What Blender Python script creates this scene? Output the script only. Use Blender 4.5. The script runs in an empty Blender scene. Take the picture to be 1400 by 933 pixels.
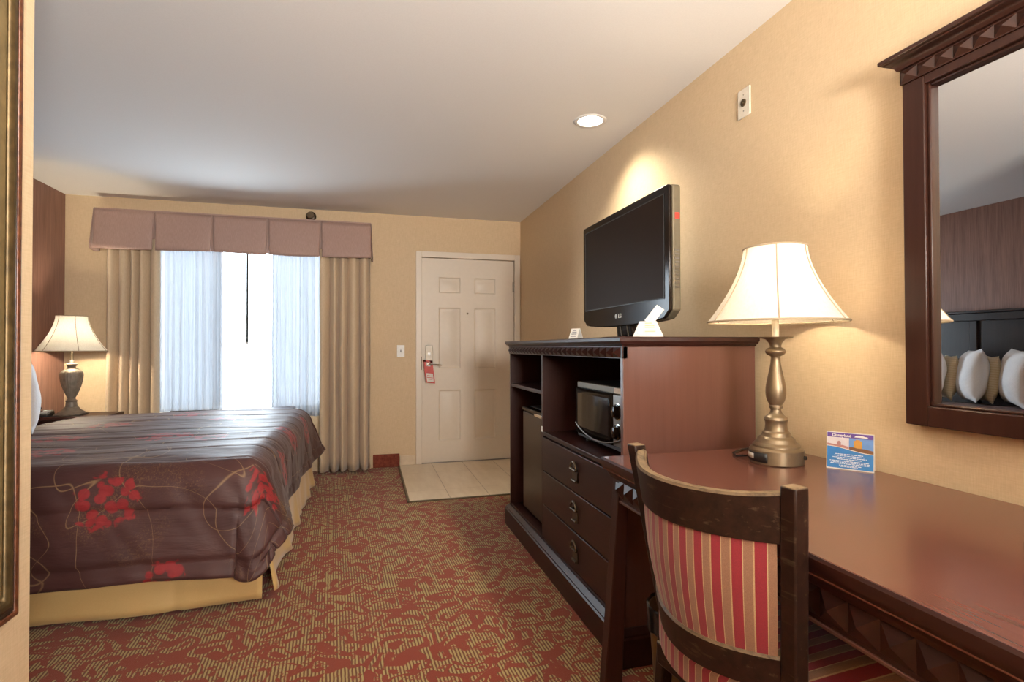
import bpy, bmesh, math, random
from mathutils import Vector, Matrix, noise
random.seed(7)
C = bpy.context.scene.collection
PI = math.pi
R = math.radians

# ------------------------------------------------------------------ materials
def new_mat(name):
    m = bpy.data.materials.new(name); m.use_nodes = True
    nt = m.node_tree
    b = nt.nodes['Principled BSDF']
    return m, nt, b
def N(nt, typ, **kw):
    n = nt.nodes.new(typ)
    for k, v in kw.items(): setattr(n, k, v)
    return n
def L(nt, a, b): nt.links.new(a, b)
def math_node(nt, op, a, b=None, c=None, clamp=False):
    n = N(nt, 'ShaderNodeMath', operation=op); n.use_clamp = clamp
    for i, v in enumerate((a, b, c)):
        if v is None: continue
        if hasattr(v, 'links'): L(nt, v, n.inputs[i])
        else: n.inputs[i].default_value = v
    return n.outputs[0]
def mix_col(nt, fac, a, b, blend='MIX'):
    n = N(nt, 'ShaderNodeMix', data_type='RGBA', blend_type=blend)
    for i, v in ((0, fac), (6, a), (7, b)):
        if hasattr(v, 'links'): L(nt, v, n.inputs[i])
        elif i == 0: n.inputs[i].default_value = v
        else: n.inputs[i].default_value = (*v, 1) if len(v) == 3 else v
    return n.outputs[2]
def ramp(nt, fac, stops, interp='LINEAR'):
    n = N(nt, 'ShaderNodeValToRGB'); n.color_ramp.interpolation = interp
    e = n.color_ramp.elements
    while len(e) < len(stops): e.new(0.5)
    for el, (p, col) in zip(e, stops):
        el.position = p; el.color = (*col, 1) if len(col) == 3 else col
    L(nt, fac, n.inputs[0]); return n.outputs[0]
def coords(nt, kind='Object', scale=(1,1,1), rot=(0,0,0), loc=(0,0,0)):
    t = N(nt, 'ShaderNodeTexCoord'); m = N(nt, 'ShaderNodeMapping')
    m.inputs['Scale'].default_value = scale; m.inputs['Rotation'].default_value = rot; m.inputs['Location'].default_value = loc
    L(nt, t.outputs[kind], m.inputs[0]); return m.outputs[0]
def tex_noise(nt, vec, scale, detail=2, rough=.5, dist=0):
    n = N(nt, 'ShaderNodeTexNoise'); L(nt, vec, n.inputs['Vector'])
    n.inputs['Scale'].default_value = scale; n.inputs['Detail'].default_value = detail
    n.inputs['Roughness'].default_value = rough; n.inputs['Distortion'].default_value = dist
    return n.outputs['Fac']
def bump(nt, b, h, strength=.2, dist=.002):
    n = N(nt, 'ShaderNodeBump'); n.inputs['Strength'].default_value = strength; n.inputs['Distance'].default_value = dist
    L(nt, h, n.inputs['Height']); L(nt, n.outputs[0], b.inputs['Normal'])

def plain(name, col, rough=.5, metal=0, spec=.5, coat=0, nscale=60, nvar=.06):
    m, nt, b = new_mat(name)
    v = coords(nt)
    f = tex_noise(nt, v, nscale, 3)
    lo = tuple(c*(1-nvar) for c in col); hi = tuple(min(1, c*(1+nvar)) for c in col)
    L(nt, ramp(nt, f, [(.3, lo), (.7, hi)]), b.inputs['Base Color'])
    b.inputs['Roughness'].default_value = rough; b.inputs['Metallic'].default_value = metal
    b.inputs['Specular IOR Level'].default_value = spec; b.inputs['Coat Weight'].default_value = coat
    return m
def wood(name, dark, light, axis='Z', rough=.34, coat=.0, scale=1.0):
    m, nt, b = new_mat(name)
    s = {'X': (1.2, 26, 26), 'Y': (26, 1.2, 26), 'Z': (26, 26, 1.2)}[axis]
    v = coords(nt, scale=tuple(k*scale for k in s))
    f = tex_noise(nt, v, 1.6, 6, .6, .4)
    v2 = coords(nt, scale=tuple(k*scale*4 for k in s))
    f2 = tex_noise(nt, v2, 2.0, 3, .6)
    g = math_node(nt, 'ADD', math_node(nt, 'MULTIPLY', f, .7), math_node(nt, 'MULTIPLY', f2, .3))
    L(nt, ramp(nt, g, [(.33, dark), (.68, light)]), b.inputs['Base Color'])
    b.inputs['Roughness'].default_value = rough; b.inputs['Coat Weight'].default_value = coat
    b.inputs['Coat Roughness'].default_value = .22; b.inputs['Specular IOR Level'].default_value = .33
    bump(nt, b, g, .06, .001)
    return m
def wallpaper(name, a, c, fine=320):
    m, nt, b = new_mat(name)
    v1 = coords(nt, scale=(1, 1, .08)); v2 = coords(nt, scale=(.08, .08, 1))
    f1 = tex_noise(nt, v1, fine, 2); f2 = tex_noise(nt, v2, fine, 2)
    v3 = coords(nt); f3 = tex_noise(nt, v3, 22, 4, .7)
    g = math_node(nt, 'ADD', math_node(nt, 'ADD', math_node(nt, 'MULTIPLY', f1, .4), math_node(nt, 'MULTIPLY', f2, .4)), math_node(nt, 'MULTIPLY', f3, .2))
    L(nt, ramp(nt, g, [(.34, a), (.66, c)]), b.inputs['Base Color'])
    b.inputs['Roughness'].default_value = .62
    b.inputs['Specular IOR Level'].default_value = .3
    bump(nt, b, g, .12, .001)
    return m

M = {}
M['wallpaper'] = wallpaper('tan woven wallpaper', (.60, .455, .285), (.71, .555, .365))
M['ceiling'] = plain('ceiling paint', (.80, .79, .78), .9, nscale=180, nvar=.02, spec=.2)
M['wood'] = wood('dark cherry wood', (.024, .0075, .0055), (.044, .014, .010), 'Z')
M['wood_x'] = wood('dark cherry wood along x', (.024, .0075, .0055), (.044, .014, .010), 'X')
M['wood_y'] = wood('dark cherry wood along y', (.024, .0075, .0055), (.044, .014, .010), 'Y')
M['wood_lit'] = wood('lamp lit cherry wood', (.098, .040, .028), (.118, .050, .036), 'Z', rough=.33, coat=.25)  # lighter cherry: the light on dresser side and desk bead is in the colour
M['desktop'] = wood('red cherry laminate', (.120, .043, .030), (.150, .056, .039), 'Y', rough=.24, coat=.35)
M['chair_wood'] = None
M['frame_wood'] = wood('mirror frame wood', (.030, .010, .006), (.046, .017, .011), 'Z', rough=.33)
M['head_wood'] = wood('headboard espresso wood', (.018, .013, .014), (.032, .022, .022), 'Z', rough=.35)
M['door'] = plain('cream door paint', (.70, .62, .52), .42, nscale=30, nvar=.015)
M['trim'] = plain('cream trim paint', (.72, .64, .54), .4, nscale=30, nvar=.015)
M['plastic_cream'] = plain('cream plastic', (.74, .68, .58), .4)
M['white_plastic'] = plain('white plastic', (.80, .79, .76), .4)
M['nickel'] = plain('satin nickel', (.36, .32, .27), .5, .9)
M['bronze'] = plain('antique bronze', (.12, .085, .05), .40, .7, nscale=15, nvar=.2)
M['dark_bronze'] = plain('dark bronze', (.05, .035, .022), .4, .7)
M['brass_lamp'] = plain('brushed antique brass', (.27, .205, .13), .40, .75, nscale=25, nvar=.1)
M['urn'] = plain('weathered grey brown urn', (.20, .165, .13), .5, .2, nscale=25, nvar=.25)
M['black_gloss'] = plain('black gloss plastic', (.016, .010, .007), .14, spec=.16)
M['black'] = plain('black satin plastic', (.018, .017, .016), .4)
M['bronze_plastic'] = plain('grey olive plastic', (.16, .135, .09), .4, .3)
M['fridge'] = plain('dark bronze steel', (.060, .037, .022), .28, .5)
M['steel_dark'] = plain('dark steel', (.20, .18, .16), .3, .85)
M['chrome'] = plain('chrome', (.75, .74, .72), .12, 1)
M['screen'] = plain('matt dark screen', (.022, .012, .007), .42, nvar=.02, spec=.07)
M['red'] = plain('red sticker', (.55, .045, .03), .45)
M['paper'] = plain('white paper', (.78, .76, .70), .7)
M['ink'] = plain('grey ink', (.28, .27, .30), .7)
M['beige_ink'] = plain('beige printed paper', (.62, .52, .34), .7)
M['pale_blue_ink'] = plain('pale blue print', (.50, .62, .70), .7)
M['gold_cloth'] = None
M['bag'] = plain('black bin liner', (.012, .012, .013), .22, nscale=90, nvar=.4)
M['bin'] = plain('tan bronze bin', (.17, .095, .04), .45, .1)
M['cable'] = plain('black cable', (.012, .012, .012), .4)
M['white_cable'] = plain('white cable', (.72, .70, .66), .4)
M['metal_edge'] = plain('bronze floor edging', (.13, .10, .06), .45, .5)

def mk_wood_worn():
    m, nt, b = new_mat('worn dark chair wood')
    v = coords(nt, scale=(18, 18, 18)); f = tex_noise(nt, v, 2.5, 6, .65)
    vs = coords(nt, scale=(60, 5, 60)); f2 = tex_noise(nt, vs, 1.5, 4, .6)
    base = ramp(nt, f, [(.3, (.010, .0045, .003)), (.7, (.028, .011, .007))])
    geo = N(nt, 'ShaderNodeNewGeometry'); sep = N(nt, 'ShaderNodeSeparateXYZ'); L(nt, geo.outputs['Normal'], sep.inputs[0])
    # wear where hands rub: along the upper edges of the rail
    top = math_node(nt, 'MULTIPLY', math_node(nt, 'SUBTRACT', sep.outputs[2], .45, clamp=True), 2.2, clamp=True)
    w = math_node(nt, 'MULTIPLY', top, math_node(nt, 'MULTIPLY', math_node(nt, 'SUBTRACT', math_node(nt, 'ADD', f2, f), .62, clamp=True), 2.4, clamp=True), clamp=True)
    sc = math_node(nt, 'MULTIPLY', math_node(nt, 'SUBTRACT', f2, .60, clamp=True), 2.2, clamp=True)
    w2 = math_node(nt, 'MAXIMUM', w, math_node(nt, 'MULTIPLY', sc, .8))
    L(nt, mix_col(nt, w2, base, (.24, .165, .09)), b.inputs['Base Color'])
    b.inputs['Roughness'].default_value = .42; b.inputs['Specular IOR Level'].default_value = .2
    return m
M['chair_wood'] = mk_wood_worn()

def mk_brown_wall():
    m, nt, b = new_mat('brown striated wallcovering')
    v = coords(nt, scale=(1, 1, .03)); f = tex_noise(nt, v, 130, 3, .7)
    v2 = coords(nt, scale=(1, 1, .05)); f2 = tex_noise(nt, v2, 40, 3, .6)
    g = math_node(nt, 'ADD', math_node(nt, 'MULTIPLY', f, .65), math_node(nt, 'MULTIPLY', f2, .35))
    L(nt, ramp(nt, g, [(.32, (.15, .070, .050)), (.68, (.31, .165, .125))]), b.inputs['Base Color'])
    b.inputs['Roughness'].default_value = .5; bump(nt, b, g, .15, .001)
    return m
M['brown_wall'] = mk_brown_wall()

def mk_carpet():
    m, nt, b = new_mat('red and gold scroll carpet')
    v = coords(nt)
    # swirl the coordinates, then cut the field into scrolls
    nz = N(nt, 'ShaderNodeTexNoise'); L(nt, v, nz.inputs['Vector']); nz.inputs['Scale'].default_value = 7.0; nz.inputs['Detail'].default_value = 1.0
    sub = N(nt, 'ShaderNodeVectorMath', operation='SUBTRACT'); L(nt, nz.outputs['Color'], sub.inputs[0]); sub.inputs[1].default_value = (.5, .5, .5)
    sc = N(nt, 'ShaderNodeVectorMath', operation='SCALE'); L(nt, sub.outputs[0], sc.inputs[0]); sc.inputs['Scale'].default_value = .26
    add = N(nt, 'ShaderNodeVectorMath', operation='ADD'); L(nt, v, add.inputs[0]); L(nt, sc.outputs[0], add.inputs[1])
    vo = N(nt, 'ShaderNodeTexVoronoi', feature='F1'); L(nt, add.outputs[0], vo.inputs['Vector']); vo.inputs['Scale'].default_value = 7.4
    rings = math_node(nt, 'SINE', math_node(nt, 'MULTIPLY', vo.outputs['Distance'], 17.0))
    f = tex_noise(nt, add.outputs[0], 13.0, 2, .55, 1.0)
    fld = math_node(nt, 'ADD', math_node(nt, 'MULTIPLY', rings, .5), math_node(nt, 'MULTIPLY', math_node(nt, 'SUBTRACT', f, .5), 3.6))
    red = math_node(nt, 'MULTIPLY', math_node(nt, 'ADD', fld, .02), 7.0, clamp=True)      # 1 = plain red scroll
    # speckled breaks so that the scroll edges look woven
    sp = N(nt, 'ShaderNodeTexVoronoi', feature='F1'); L(nt, v, sp.inputs['Vector']); sp.inputs['Scale'].default_value = 85
    # second, partial tone: dashes of red over the stripes
    f3 = tex_noise(nt, add.outputs[0], 9.0, 1, .5, .6)
    dash = math_node(nt, 'MULTIPLY', math_node(nt, 'GREATER_THAN', f3, .53), math_node(nt, 'LESS_THAN', sp.outputs['Distance'], .40))
    red2 = math_node(nt, 'MAXIMUM', red, math_node(nt, 'MULTIPLY', dash, .85))
    # woven gold lines, 11 mm apart, running down the room
    sep = N(nt, 'ShaderNodeSeparateXYZ'); L(nt, v, sep.inputs[0])
    wob = math_node(nt, 'MULTIPLY', tex_noise(nt, v, 40, 1), .004)
    st = math_node(nt, 'SINE', math_node(nt, 'MULTIPLY', math_node(nt, 'ADD', math_node(nt, 'ADD', sep.outputs[0], math_node(nt, 'MULTIPLY', sep.outputs[1], .06)), wob), 2*PI/.0125))
    line = math_node(nt, 'MULTIPLY', math_node(nt, 'ADD', st, .35), 2.2, clamp=True)
    ground = mix_col(nt, line, (.135, .045, .019), (.37, .275, .11))
    tuft = tex_noise(nt, v, 420, 2)
    redc = mix_col(nt, tuft, (.19, .028, .012), (.25, .042, .019))
    col = mix_col(nt, red2, ground, redc)
    L(nt, col, b.inputs['Base Color'])
    b.inputs['Roughness'].default_value = .95; b.inputs['Specular IOR Level'].default_value = .15
    b.inputs['Sheen Weight'].default_value = .15
    bump(nt, b, tuft, .5, .004)
    return m
M['carpet'] = mk_carpet()

def mk_base_carpet():
    m, nt, b = new_mat('dark red carpet baseboard')
    v = coords(nt); f = tex_noise(nt, v, 30, 4, .7)
    L(nt, ramp(nt, f, [(.35, (.13, .022, .012)), (.62, (.24, .055, .03))]), b.inputs['Base Color'])
    b.inputs['Roughness'].default_value = .95
    return m
M['base_carpet'] = mk_base_carpet()

def mk_tile():
    m, nt, b = new_mat('beige floor tile')
    v = coords(nt)
    sep = N(nt, 'ShaderNodeSeparateXYZ'); L(nt, v, sep.inputs[0])
    def grout(axis, pitch, off, w):
        a = math_node(nt, 'FRACT', math_node(nt, 'DIVIDE', math_node(nt, 'ADD', sep.outputs[axis], off), pitch))
        d = math_node(nt, 'ABSOLUTE', math_node(nt, 'SUBTRACT', a, .5))
        return math_node(nt, 'GREATER_THAN', d, .5 - w/pitch/2)
    gx = grout(0, .305, -.305+.0, .005); gy = math_node(nt, 'MULTIPLY', grout(1, .61, -.02, .004), .6)
    g = math_node(nt, 'MAXIMUM', gx, gy)
    vs = coords(nt, scale=(1, .25, 1)); f = tex_noise(nt, vs, 14, 5, .6)
    base = ramp(nt, f, [(.3, (.60, .48, .34)), (.7, (.70, .59, .44))])
    L(nt, mix_col(nt, g, base, (.30, .21, .13)), b.inputs['Base Color'])
    b.inputs['Roughness'].default_value = .32
    return m
M['tile'] = mk_tile()

def mk_gold():
    m, nt, b = new_mat('gold satin cloth')
    v = coords(nt, scale=(1, 1, 1)); f = tex_noise(nt, v, 220, 2)
    f2 = tex_noise(nt, v, 6, 3)
    L(nt, mix_col(nt, math_node(nt, 'ADD', math_node(nt, 'MULTIPLY', f, .4), math_node(nt, 'MULTIPLY', f2, .5)), (.56, .36, .13), (.72, .51, .23)), b.inputs['Base Color'])
    b.inputs['Roughness'].default_value = .48; b.inputs['Sheen Weight'].default_value = .25
    return m
M['gold_cloth'] = mk_gold()

def mk_drape():
    m, nt, b = new_mat('tan drape cloth')
    v = coords(nt, scale=(1, 1, .3)); f = tex_noise(nt, v, 160, 2)
    L(nt, ramp(nt, f, [(.3, (.56, .43, .285)), (.7, (.62, .485, .33))]), b.inputs['Base Color'])
    b.inputs['Roughness'].default_value = .6; b.inputs['Sheen Weight'].default_value = .3
    return m
M['drape'] = mk_drape()
def mk_valance():
    m, nt, b = new_mat('mauve brown valance cloth')
    v = coords(nt, scale=(1, 1, .05)); f = tex_noise(nt, v, 260, 2, .6)
    L(nt, ramp(nt, f, [(.3, (.36, .235, .20)), (.7, (.43, .29, .25))]), b.inputs['Base Color'])
    b.inputs['Roughness'].default_value = .55; b.inputs['Sheen Weight'].default_value = .2
    return m
M['valance'] = mk_valance()

def mk_sheer():
    m = bpy.data.materials.new('white sheer voile'); m.use_nodes = True; nt = m.node_tree
    nt.nodes.clear(); out = N(nt, 'ShaderNodeOutputMaterial')
    d = N(nt, 'ShaderNodeBsdfDiffuse'); d.inputs[0].default_value = (.78, .80, .84, 1)
    t = N(nt, 'ShaderNodeBsdfTranslucent')
    v = coords(nt, scale=(1, 1, .1)); f = tex_noise(nt, v, 200, 2)
    L(nt, ramp(nt, f, [(.3, (.075, .081, .090)), (.7, (.100, .107, .118))]), t.inputs[0])
    tr = N(nt, 'ShaderNodeBsdfTransparent'); tr.inputs[0].default_value = (.9, .93, 1, 1)
    a = N(nt, 'ShaderNodeMixShader'); a.inputs[0].default_value = .60; L(nt, d.outputs[0], a.inputs[1]); L(nt, t.outputs[0], a.inputs[2])
    c = N(nt, 'ShaderNodeMixShader'); c.inputs[0].default_value = .012; L(nt, a.outputs[0], c.inputs[1]); L(nt, tr.outputs[0], c.inputs[2])
    L(nt, c.outputs[0], out.inputs[0]); return m
M['sheer'] = mk_sheer()

def mk_shade(name, tl):
    m = bpy.data.materials.new(name); m.use_nodes = True; nt = m.node_tree
    nt.nodes.clear(); out = N(nt, 'ShaderNodeOutputMaterial')
    v = coords(nt, scale=(1, 1, .2)); f = tex_noise(nt, v, 160, 2)
    d = N(nt, 'ShaderNodeBsdfDiffuse'); L(nt, ramp(nt, f, [(.3, (.74, .69, .58)), (.7, (.82, .77, .66))]), d.inputs[0])
    t = N(nt, 'ShaderNodeBsdfTranslucent'); t.inputs[0].default_value = (tl, tl*.93, tl*.80, 1)
    a = N(nt, 'ShaderNodeAddShader'); L(nt, d.outputs[0], a.inputs[0]); L(nt, t.outputs[0], a.inputs[1])
    L(nt, a.outputs[0], out.inputs[0]); return m
M['shade'] = mk_shade('cream lamp shade cloth', .16)
M['shade_trim'] = plain('taupe shade piping', (.42, .33, .22), .7)

def mk_glass():
    m = bpy.data.materials.new('window glass'); m.use_nodes = True; nt = m.node_tree
    nt.nodes.clear(); out = N(nt, 'ShaderNodeOutputMaterial')
    tr = N(nt, 'ShaderNodeBsdfTransparent'); tr.inputs[0].default_value = (.95, .97, .97, 1)
    g = N(nt, 'ShaderNodeBsdfGlossy'); g.inputs['Roughness'].default_value = .02
    lw = N(nt, 'ShaderNodeLayerWeight'); lw.inputs[0].default_value = .12
    s = N(nt, 'ShaderNodeMixShader'); L(nt, lw.outputs['Fresnel'], s.inputs[0]); L(nt, tr.outputs[0], s.inputs[1]); L(nt, g.outputs[0], s.inputs[2])
    L(nt, s.outputs[0], out.inputs[0]); return m
M['glass'] = mk_glass()
m, nt, b = new_mat('mirror silvering'); b.inputs['Metallic'].default_value = 1; b.inputs['Roughness'].default_value = .0; b.inputs['Base Color'].default_value = (.86, .87, .87, 1); M['mirror'] = m
def emis(name, col, s):
    m = bpy.data.materials.new(name); m.use_nodes = True; nt = m.node_tree; nt.nodes.clear()
    out = N(nt, 'ShaderNodeOutputMaterial'); e = N(nt, 'ShaderNodeEmission'); e.inputs[0].default_value = (*col, 1); e.inputs[1].default_value = s
    L(nt, e.outputs[0], out.inputs[0]); return m
M['bulb'] = emis('lit bulb', (1, .86, .62), 12)
M['can_bulb'] = emis('lit downlight lens', (1, .93, .78), 14)

def mk_linen(name, a, c, stripes=False):
    m, nt, b = new_mat(name)
    v = coords(nt)
    f = tex_noise(nt, v, 160, 2)
    col = ramp(nt, f, [(.3, a), (.7, c)])
    if stripes:
        sep = N(nt, 'ShaderNodeSeparateXYZ'); L(nt, v, sep.inputs[0])
        s = math_node(nt, 'GREATER_THAN', math_node(nt, 'SINE', math_node(nt, 'MULTIPLY', sep.outputs[2], 2*PI/.02)), .2)
        col = mix_col(nt, math_node(nt, 'MULTIPLY', s, .55), col, (.52, .40, .24))
    L(nt, col, b.inputs['Base Color'])
    f2 = tex_noise(nt, v, 7, 4, .6); bump(nt, b, f2, .35, .02)
    b.inputs['Roughness'].default_value = .8; b.inputs['Sheen Weight'].default_value = .2
    return m
M['linen'] = mk_linen('white linen', (.78, .78, .80), (.84, .84, .86))
M['tan_linen'] = mk_linen('tan striped linen', (.62, .51, .34), (.70, .60, .42), True)

def mk_stripe(name, axis):
    # woven red and tan upholstery; the UV's u runs across the stripes in metres
    m, nt, b = new_mat(name)
    tc = N(nt, 'ShaderNodeTexCoord'); sep = N(nt, 'ShaderNodeSeparateXYZ'); L(nt, tc.outputs['UV'], sep.inputs[0])
    fr = math_node(nt, 'FRACT', math_node(nt, 'DIVIDE', sep.outputs[axis], .043))
    col = ramp(nt, fr, [(0, (.36, .22, .11)), (.04, (.215, .105, .058)), (.44, (.215, .105, .058)), (.445, (.38, .25, .13)), (.485, (.20, .006, .014)), (.96, (.20, .006, .014)), (.97, (.36, .22, .11))], 'CONSTANT')
    v = coords(nt); f = tex_noise(nt, v, 600, 2)
    col = mix_col(nt, .5, col, ramp(nt, f, [(.3, (.35, .35, .35)), (.7, (.65, .65, .65))]), 'OVERLAY')
    L(nt, col, b.inputs['Base Color']); b.inputs['Roughness'].default_value = .75; b.inputs['Sheen Weight'].default_value = .2
    bump(nt, b, f, .3, .001)
    return m
M['stripe'] = mk_stripe('red and tan striped upholstery', 0)

def mk_comforter(flowers):
    m, nt, b = new_mat('plum brown satin with red flowers')
    uv = N(nt, 'ShaderNodeTexCoord').outputs['UV']
    ob = coords(nt)
    f0 = tex_noise(nt, uv, 3.0, 3)
    weave = tex_noise(nt, uv, 300, 2)
    base = ramp(nt, f0, [(.3, (.050, .017, .016)), (.7, (.076, .028, .025))])
    # gold thread clouds
    cl = math_node(nt, 'MULTIPLY', math_node(nt, 'SUBTRACT', tex_noise(nt, uv, 2.6, 1, .5), .56, clamp=True), 9, clamp=True)
    fl = math_node(nt, 'MULTIPLY', math_node(nt, 'SUBTRACT', tex_noise(nt, uv, 90, 4, .7, 1.5), .50, clamp=True), 6, clamp=True)
    base = mix_col(nt, math_node(nt, 'MULTIPLY', math_node(nt, 'MULTIPLY', cl, fl), .85), base, (.25, .14, .055))
    # curling gold stems: thin level lines of a slow field
    def stem(scale, lev, w, off):
        mp = N(nt, 'ShaderNodeMapping'); mp.inputs['Location'].default_value = off; L(nt, uv, mp.inputs[0])
        n = tex_noise(nt, mp.outputs[0], scale, 0, .5, .9)
        d = math_node(nt, 'ABSOLUTE', math_node(nt, 'SUBTRACT', n, lev))
        return math_node(nt, 'SUBTRACT', 1.0, math_node(nt, 'DIVIDE', d, w), clamp=True)
    s = math_node(nt, 'MAXIMUM', stem(3.0, .52, .0055, (3, 1, 0)), stem(2.4, .44, .005, (8, 5, 0)))
    base = mix_col(nt, math_node(nt, 'MULTIPLY', s, .6), base, (.33, .21, .10))
    # red flower heads, each a cluster of petals
    petal = N(nt, 'ShaderNodeTexVoronoi', feature='F1'); L(nt, uv, petal.inputs['Vector']); petal.inputs['Scale'].default_value = 27
    wob = tex_noise(nt, uv, 16, 2)
    near = None
    for (x, y, r) in flowers:
        d = N(nt, 'ShaderNodeVectorMath', operation='DISTANCE'); L(nt, uv, d.inputs[0]); d.inputs[1].default_value = (x, y, 0)
        k = math_node(nt, 'SUBTRACT', 1.0, math_node(nt, 'DIVIDE', d.outputs['Value'], r))
        near = k if near is None else math_node(nt, 'MAXIMUM', near, k)
    body = math_node(nt, 'ADD', near, math_node(nt, 'MULTIPLY', math_node(nt, 'SUBTRACT', wob, .5), 1.3))
    mask = math_node(nt, 'MULTIPLY', math_node(nt, 'MULTIPLY', body, 10, clamp=True), math_node(nt, 'MULTIPLY', math_node(nt, 'SUBTRACT', .66, petal.outputs['Distance'], clamp=True), 8, clamp=True))
    redc = mix_col(nt, tex_noise(nt, uv, 40, 2), (.20, .009, .013), (.33, .025, .028))
    col = mix_col(nt, math_node(nt, 'MULTIPLY', mask, .9), base, redc)
    L(nt, col, b.inputs['Base Color'])
    b.inputs['Roughness'].default_value = .56; b.inputs['Specular IOR Level'].default_value = .5
    b.inputs['Coat Weight'].default_value = .0
    b.inputs['Sheen Weight'].default_value = .08; b.inputs['Sheen Roughness'].default_value = .4; b.inputs['Specular IOR Level'].default_value = .45
    w1 = tex_noise(nt, coords(nt, 'UV', scale=(.5, 2.2, 1)), 6.0, 4, .6, .5)
    h = math_node(nt, 'ADD', math_node(nt, 'MULTIPLY', w1, 1.0), math_node(nt, 'MULTIPLY', weave, .012))
    bump(nt, b, h, .35, .02)
    return m

# ------------------------------------------------------------------ mesh helpers
class MB:
    def __init__(self): self.bm = bmesh.new(); self.uvl = None; self.mi = 0
    def box(self, x0, y0, z0, x1, y1, z1, mi=0):
        v = [self.bm.verts.new(p) for p in ((x0,y0,z0),(x1,y0,z0),(x1,y1,z0),(x0,y1,z0),(x0,y0,z1),(x1,y0,z1),(x1,y1,z1),(x0,y1,z1))]
        for f in ((3,2,1,0),(4,5,6,7),(0,1,5,4),(1,2,6,5),(2,3,7,6),(3,0,4,7)):
            self.bm.faces.new([v[i] for i in f]).material_index = mi
        return self
    def hexa(self, bot, top, mi=0):        # 4 bottom points (ccw), 4 top points
        v = [self.bm.verts.new(p) for p in list(bot)+list(top)]
        for f in ((3,2,1,0),(4,5,6,7),(0,1,5,4),(1,2,6,5),(2,3,7,6),(3,0,4,7)):
            self.bm.faces.new([v[i] for i in f]).material_index = mi
        return self
    def poly(self, pts, mi=0):
        f = self.bm.faces.new([self.bm.verts.new(p) for p in pts]); f.material_index = mi; return self
    def prism(self, pts, d, mi=0):          # closed outline swept by the vector d
        a = [self.bm.verts.new(p) for p in pts]; c = [self.bm.verts.new(Vector(p)+Vector(d)) for p in pts]
        n = len(pts)
        self.bm.faces.new(a[::-1]).material_index = mi; self.bm.faces.new(c).material_index = mi
        for i in range(n): self.bm.faces.new((a[i], a[(i+1)%n], c[(i+1)%n], c[i])).material_index = mi
        return self
    def lathe(self, prof, seg=32, c=(0,0,0), cap=True, mi=0, flute=None, ax='Z'):
        rings = []
        for k, (r, z) in enumerate(prof):
            ring = []
            for i in range(seg):
                a = 2*PI*i/seg; rr = r
                if flute and flute[0] <= k <= flute[1]: rr = r*(1 - flute[3]*(.5+.5*math.cos(a*flute[2])))
                p = (rr*math.cos(a), rr*math.sin(a), z)
                if ax == 'X': p = (p[2], p[0], p[1])
                if ax == 'Y': p = (p[1], p[2], p[0])
                ring.append(self.bm.verts.new((p[0]+c[0], p[1]+c[1], p[2]+c[2])))
            rings.append(ring)
        for a, b_ in zip(rings, rings[1:]):
            for i in range(seg): self.bm.faces.new((a[i], a[(i+1)%seg], b_[(i+1)%seg], b_[i])).material_index = mi
        if cap:
            self.bm.faces.new(rings[0][::-1]).material_index = mi; self.bm.faces.new(rings[-1]).material_index = mi
        return self
    def tube(self, pts, r, seg=8, closed=False, mi=0):
        pts = [Vector(p) for p in pts]; n = len(pts); rings = []; up = Vector((0,0,1))
        for i, p in enumerate(pts):
            t = (pts[(i+1)%n] - pts[i-1]) if closed else (pts[min(i+1,n-1)] - pts[max(i-1,0)])
            t.normalize()
            a = t.cross(up)
            if a.length < 1e-3: a = t.cross(Vector((1,0,0)))
            a.normalize(); c = a.cross(t)
            rr = r[i] if isinstance(r, (list, tuple)) else r
            rings.append([self.bm.verts.new(p + a*rr*math.cos(2*PI*k/seg) + c*rr*math.sin(2*PI*k/seg)) for k in range(seg)])
        m = n if closed else n-1
        for i in range(m):
            a, b_ = rings[i], rings[(i+1)%n]
            for k in range(seg): self.bm.faces.new((a[k], a[(k+1)%seg], b_[(k+1)%seg], b_[k])).material_index = mi
        if not closed: self.bm.faces.new(rings[0][::-1]); self.bm.faces.new(rings[-1])
        return self
    def sweep(self, path, sect, mi=0, cap=True):   # sect(i) -> list of points already placed for station i
        rings = [[self.bm.verts.new(p) for p in sect(i)] for i in range(path)]
        n = len(rings[0])
        for a, b_ in zip(rings, rings[1:]):
            for k in range(n): self.bm.faces.new((a[k], a[(k+1)%n], b_[(k+1)%n], b_[k])).material_index = mi
        if cap: self.bm.faces.new(rings[0][::-1]); self.bm.faces.new(rings[-1])
        return self
    def grid(self, nu, nv, fn, uvfn=None, mi=0):
        vs = [[self.bm.verts.new(fn(i/(nu-1), j/(nv-1))) for j in range(nv)] for i in range(nu)]
        if uvfn and self.uvl is None: self.uvl = self.bm.loops.layers.uv.new('UVMap')
        for i in range(nu-1):
            for j in range(nv-1):
                f = self.bm.faces.new((vs[i][j], vs[i+1][j], vs[i+1][j+1], vs[i][j+1])); f.material_index = mi
                if uvfn:
                    for l, (a, c) in zip(f.loops, ((i,j),(i+1,j),(i+1,j+1),(i,j+1))): l[self.uvl].uv = uvfn(a/(nu-1), c/(nv-1))
        return self
    def studs(self, origin, along, up, out, n, pitch, h, depth, mi=0):   # a row of pyramids
        o, a, u, d = (Vector(k) for k in (origin, along, up, out))
        for i in range(n):
            p = o + a*pitch*i
            q = [p, p+a*pitch, p+a*pitch+u*h, p+u*h]; c = p + a*pitch/2 + u*h/2 + d*depth
            vs = [self.bm.verts.new(k) for k in q]; vc = self.bm.verts.new(c)
            for k in range(4): self.bm.faces.new((vs[k], vs[(k+1)%4], vc)).material_index = mi
        return self
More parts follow.
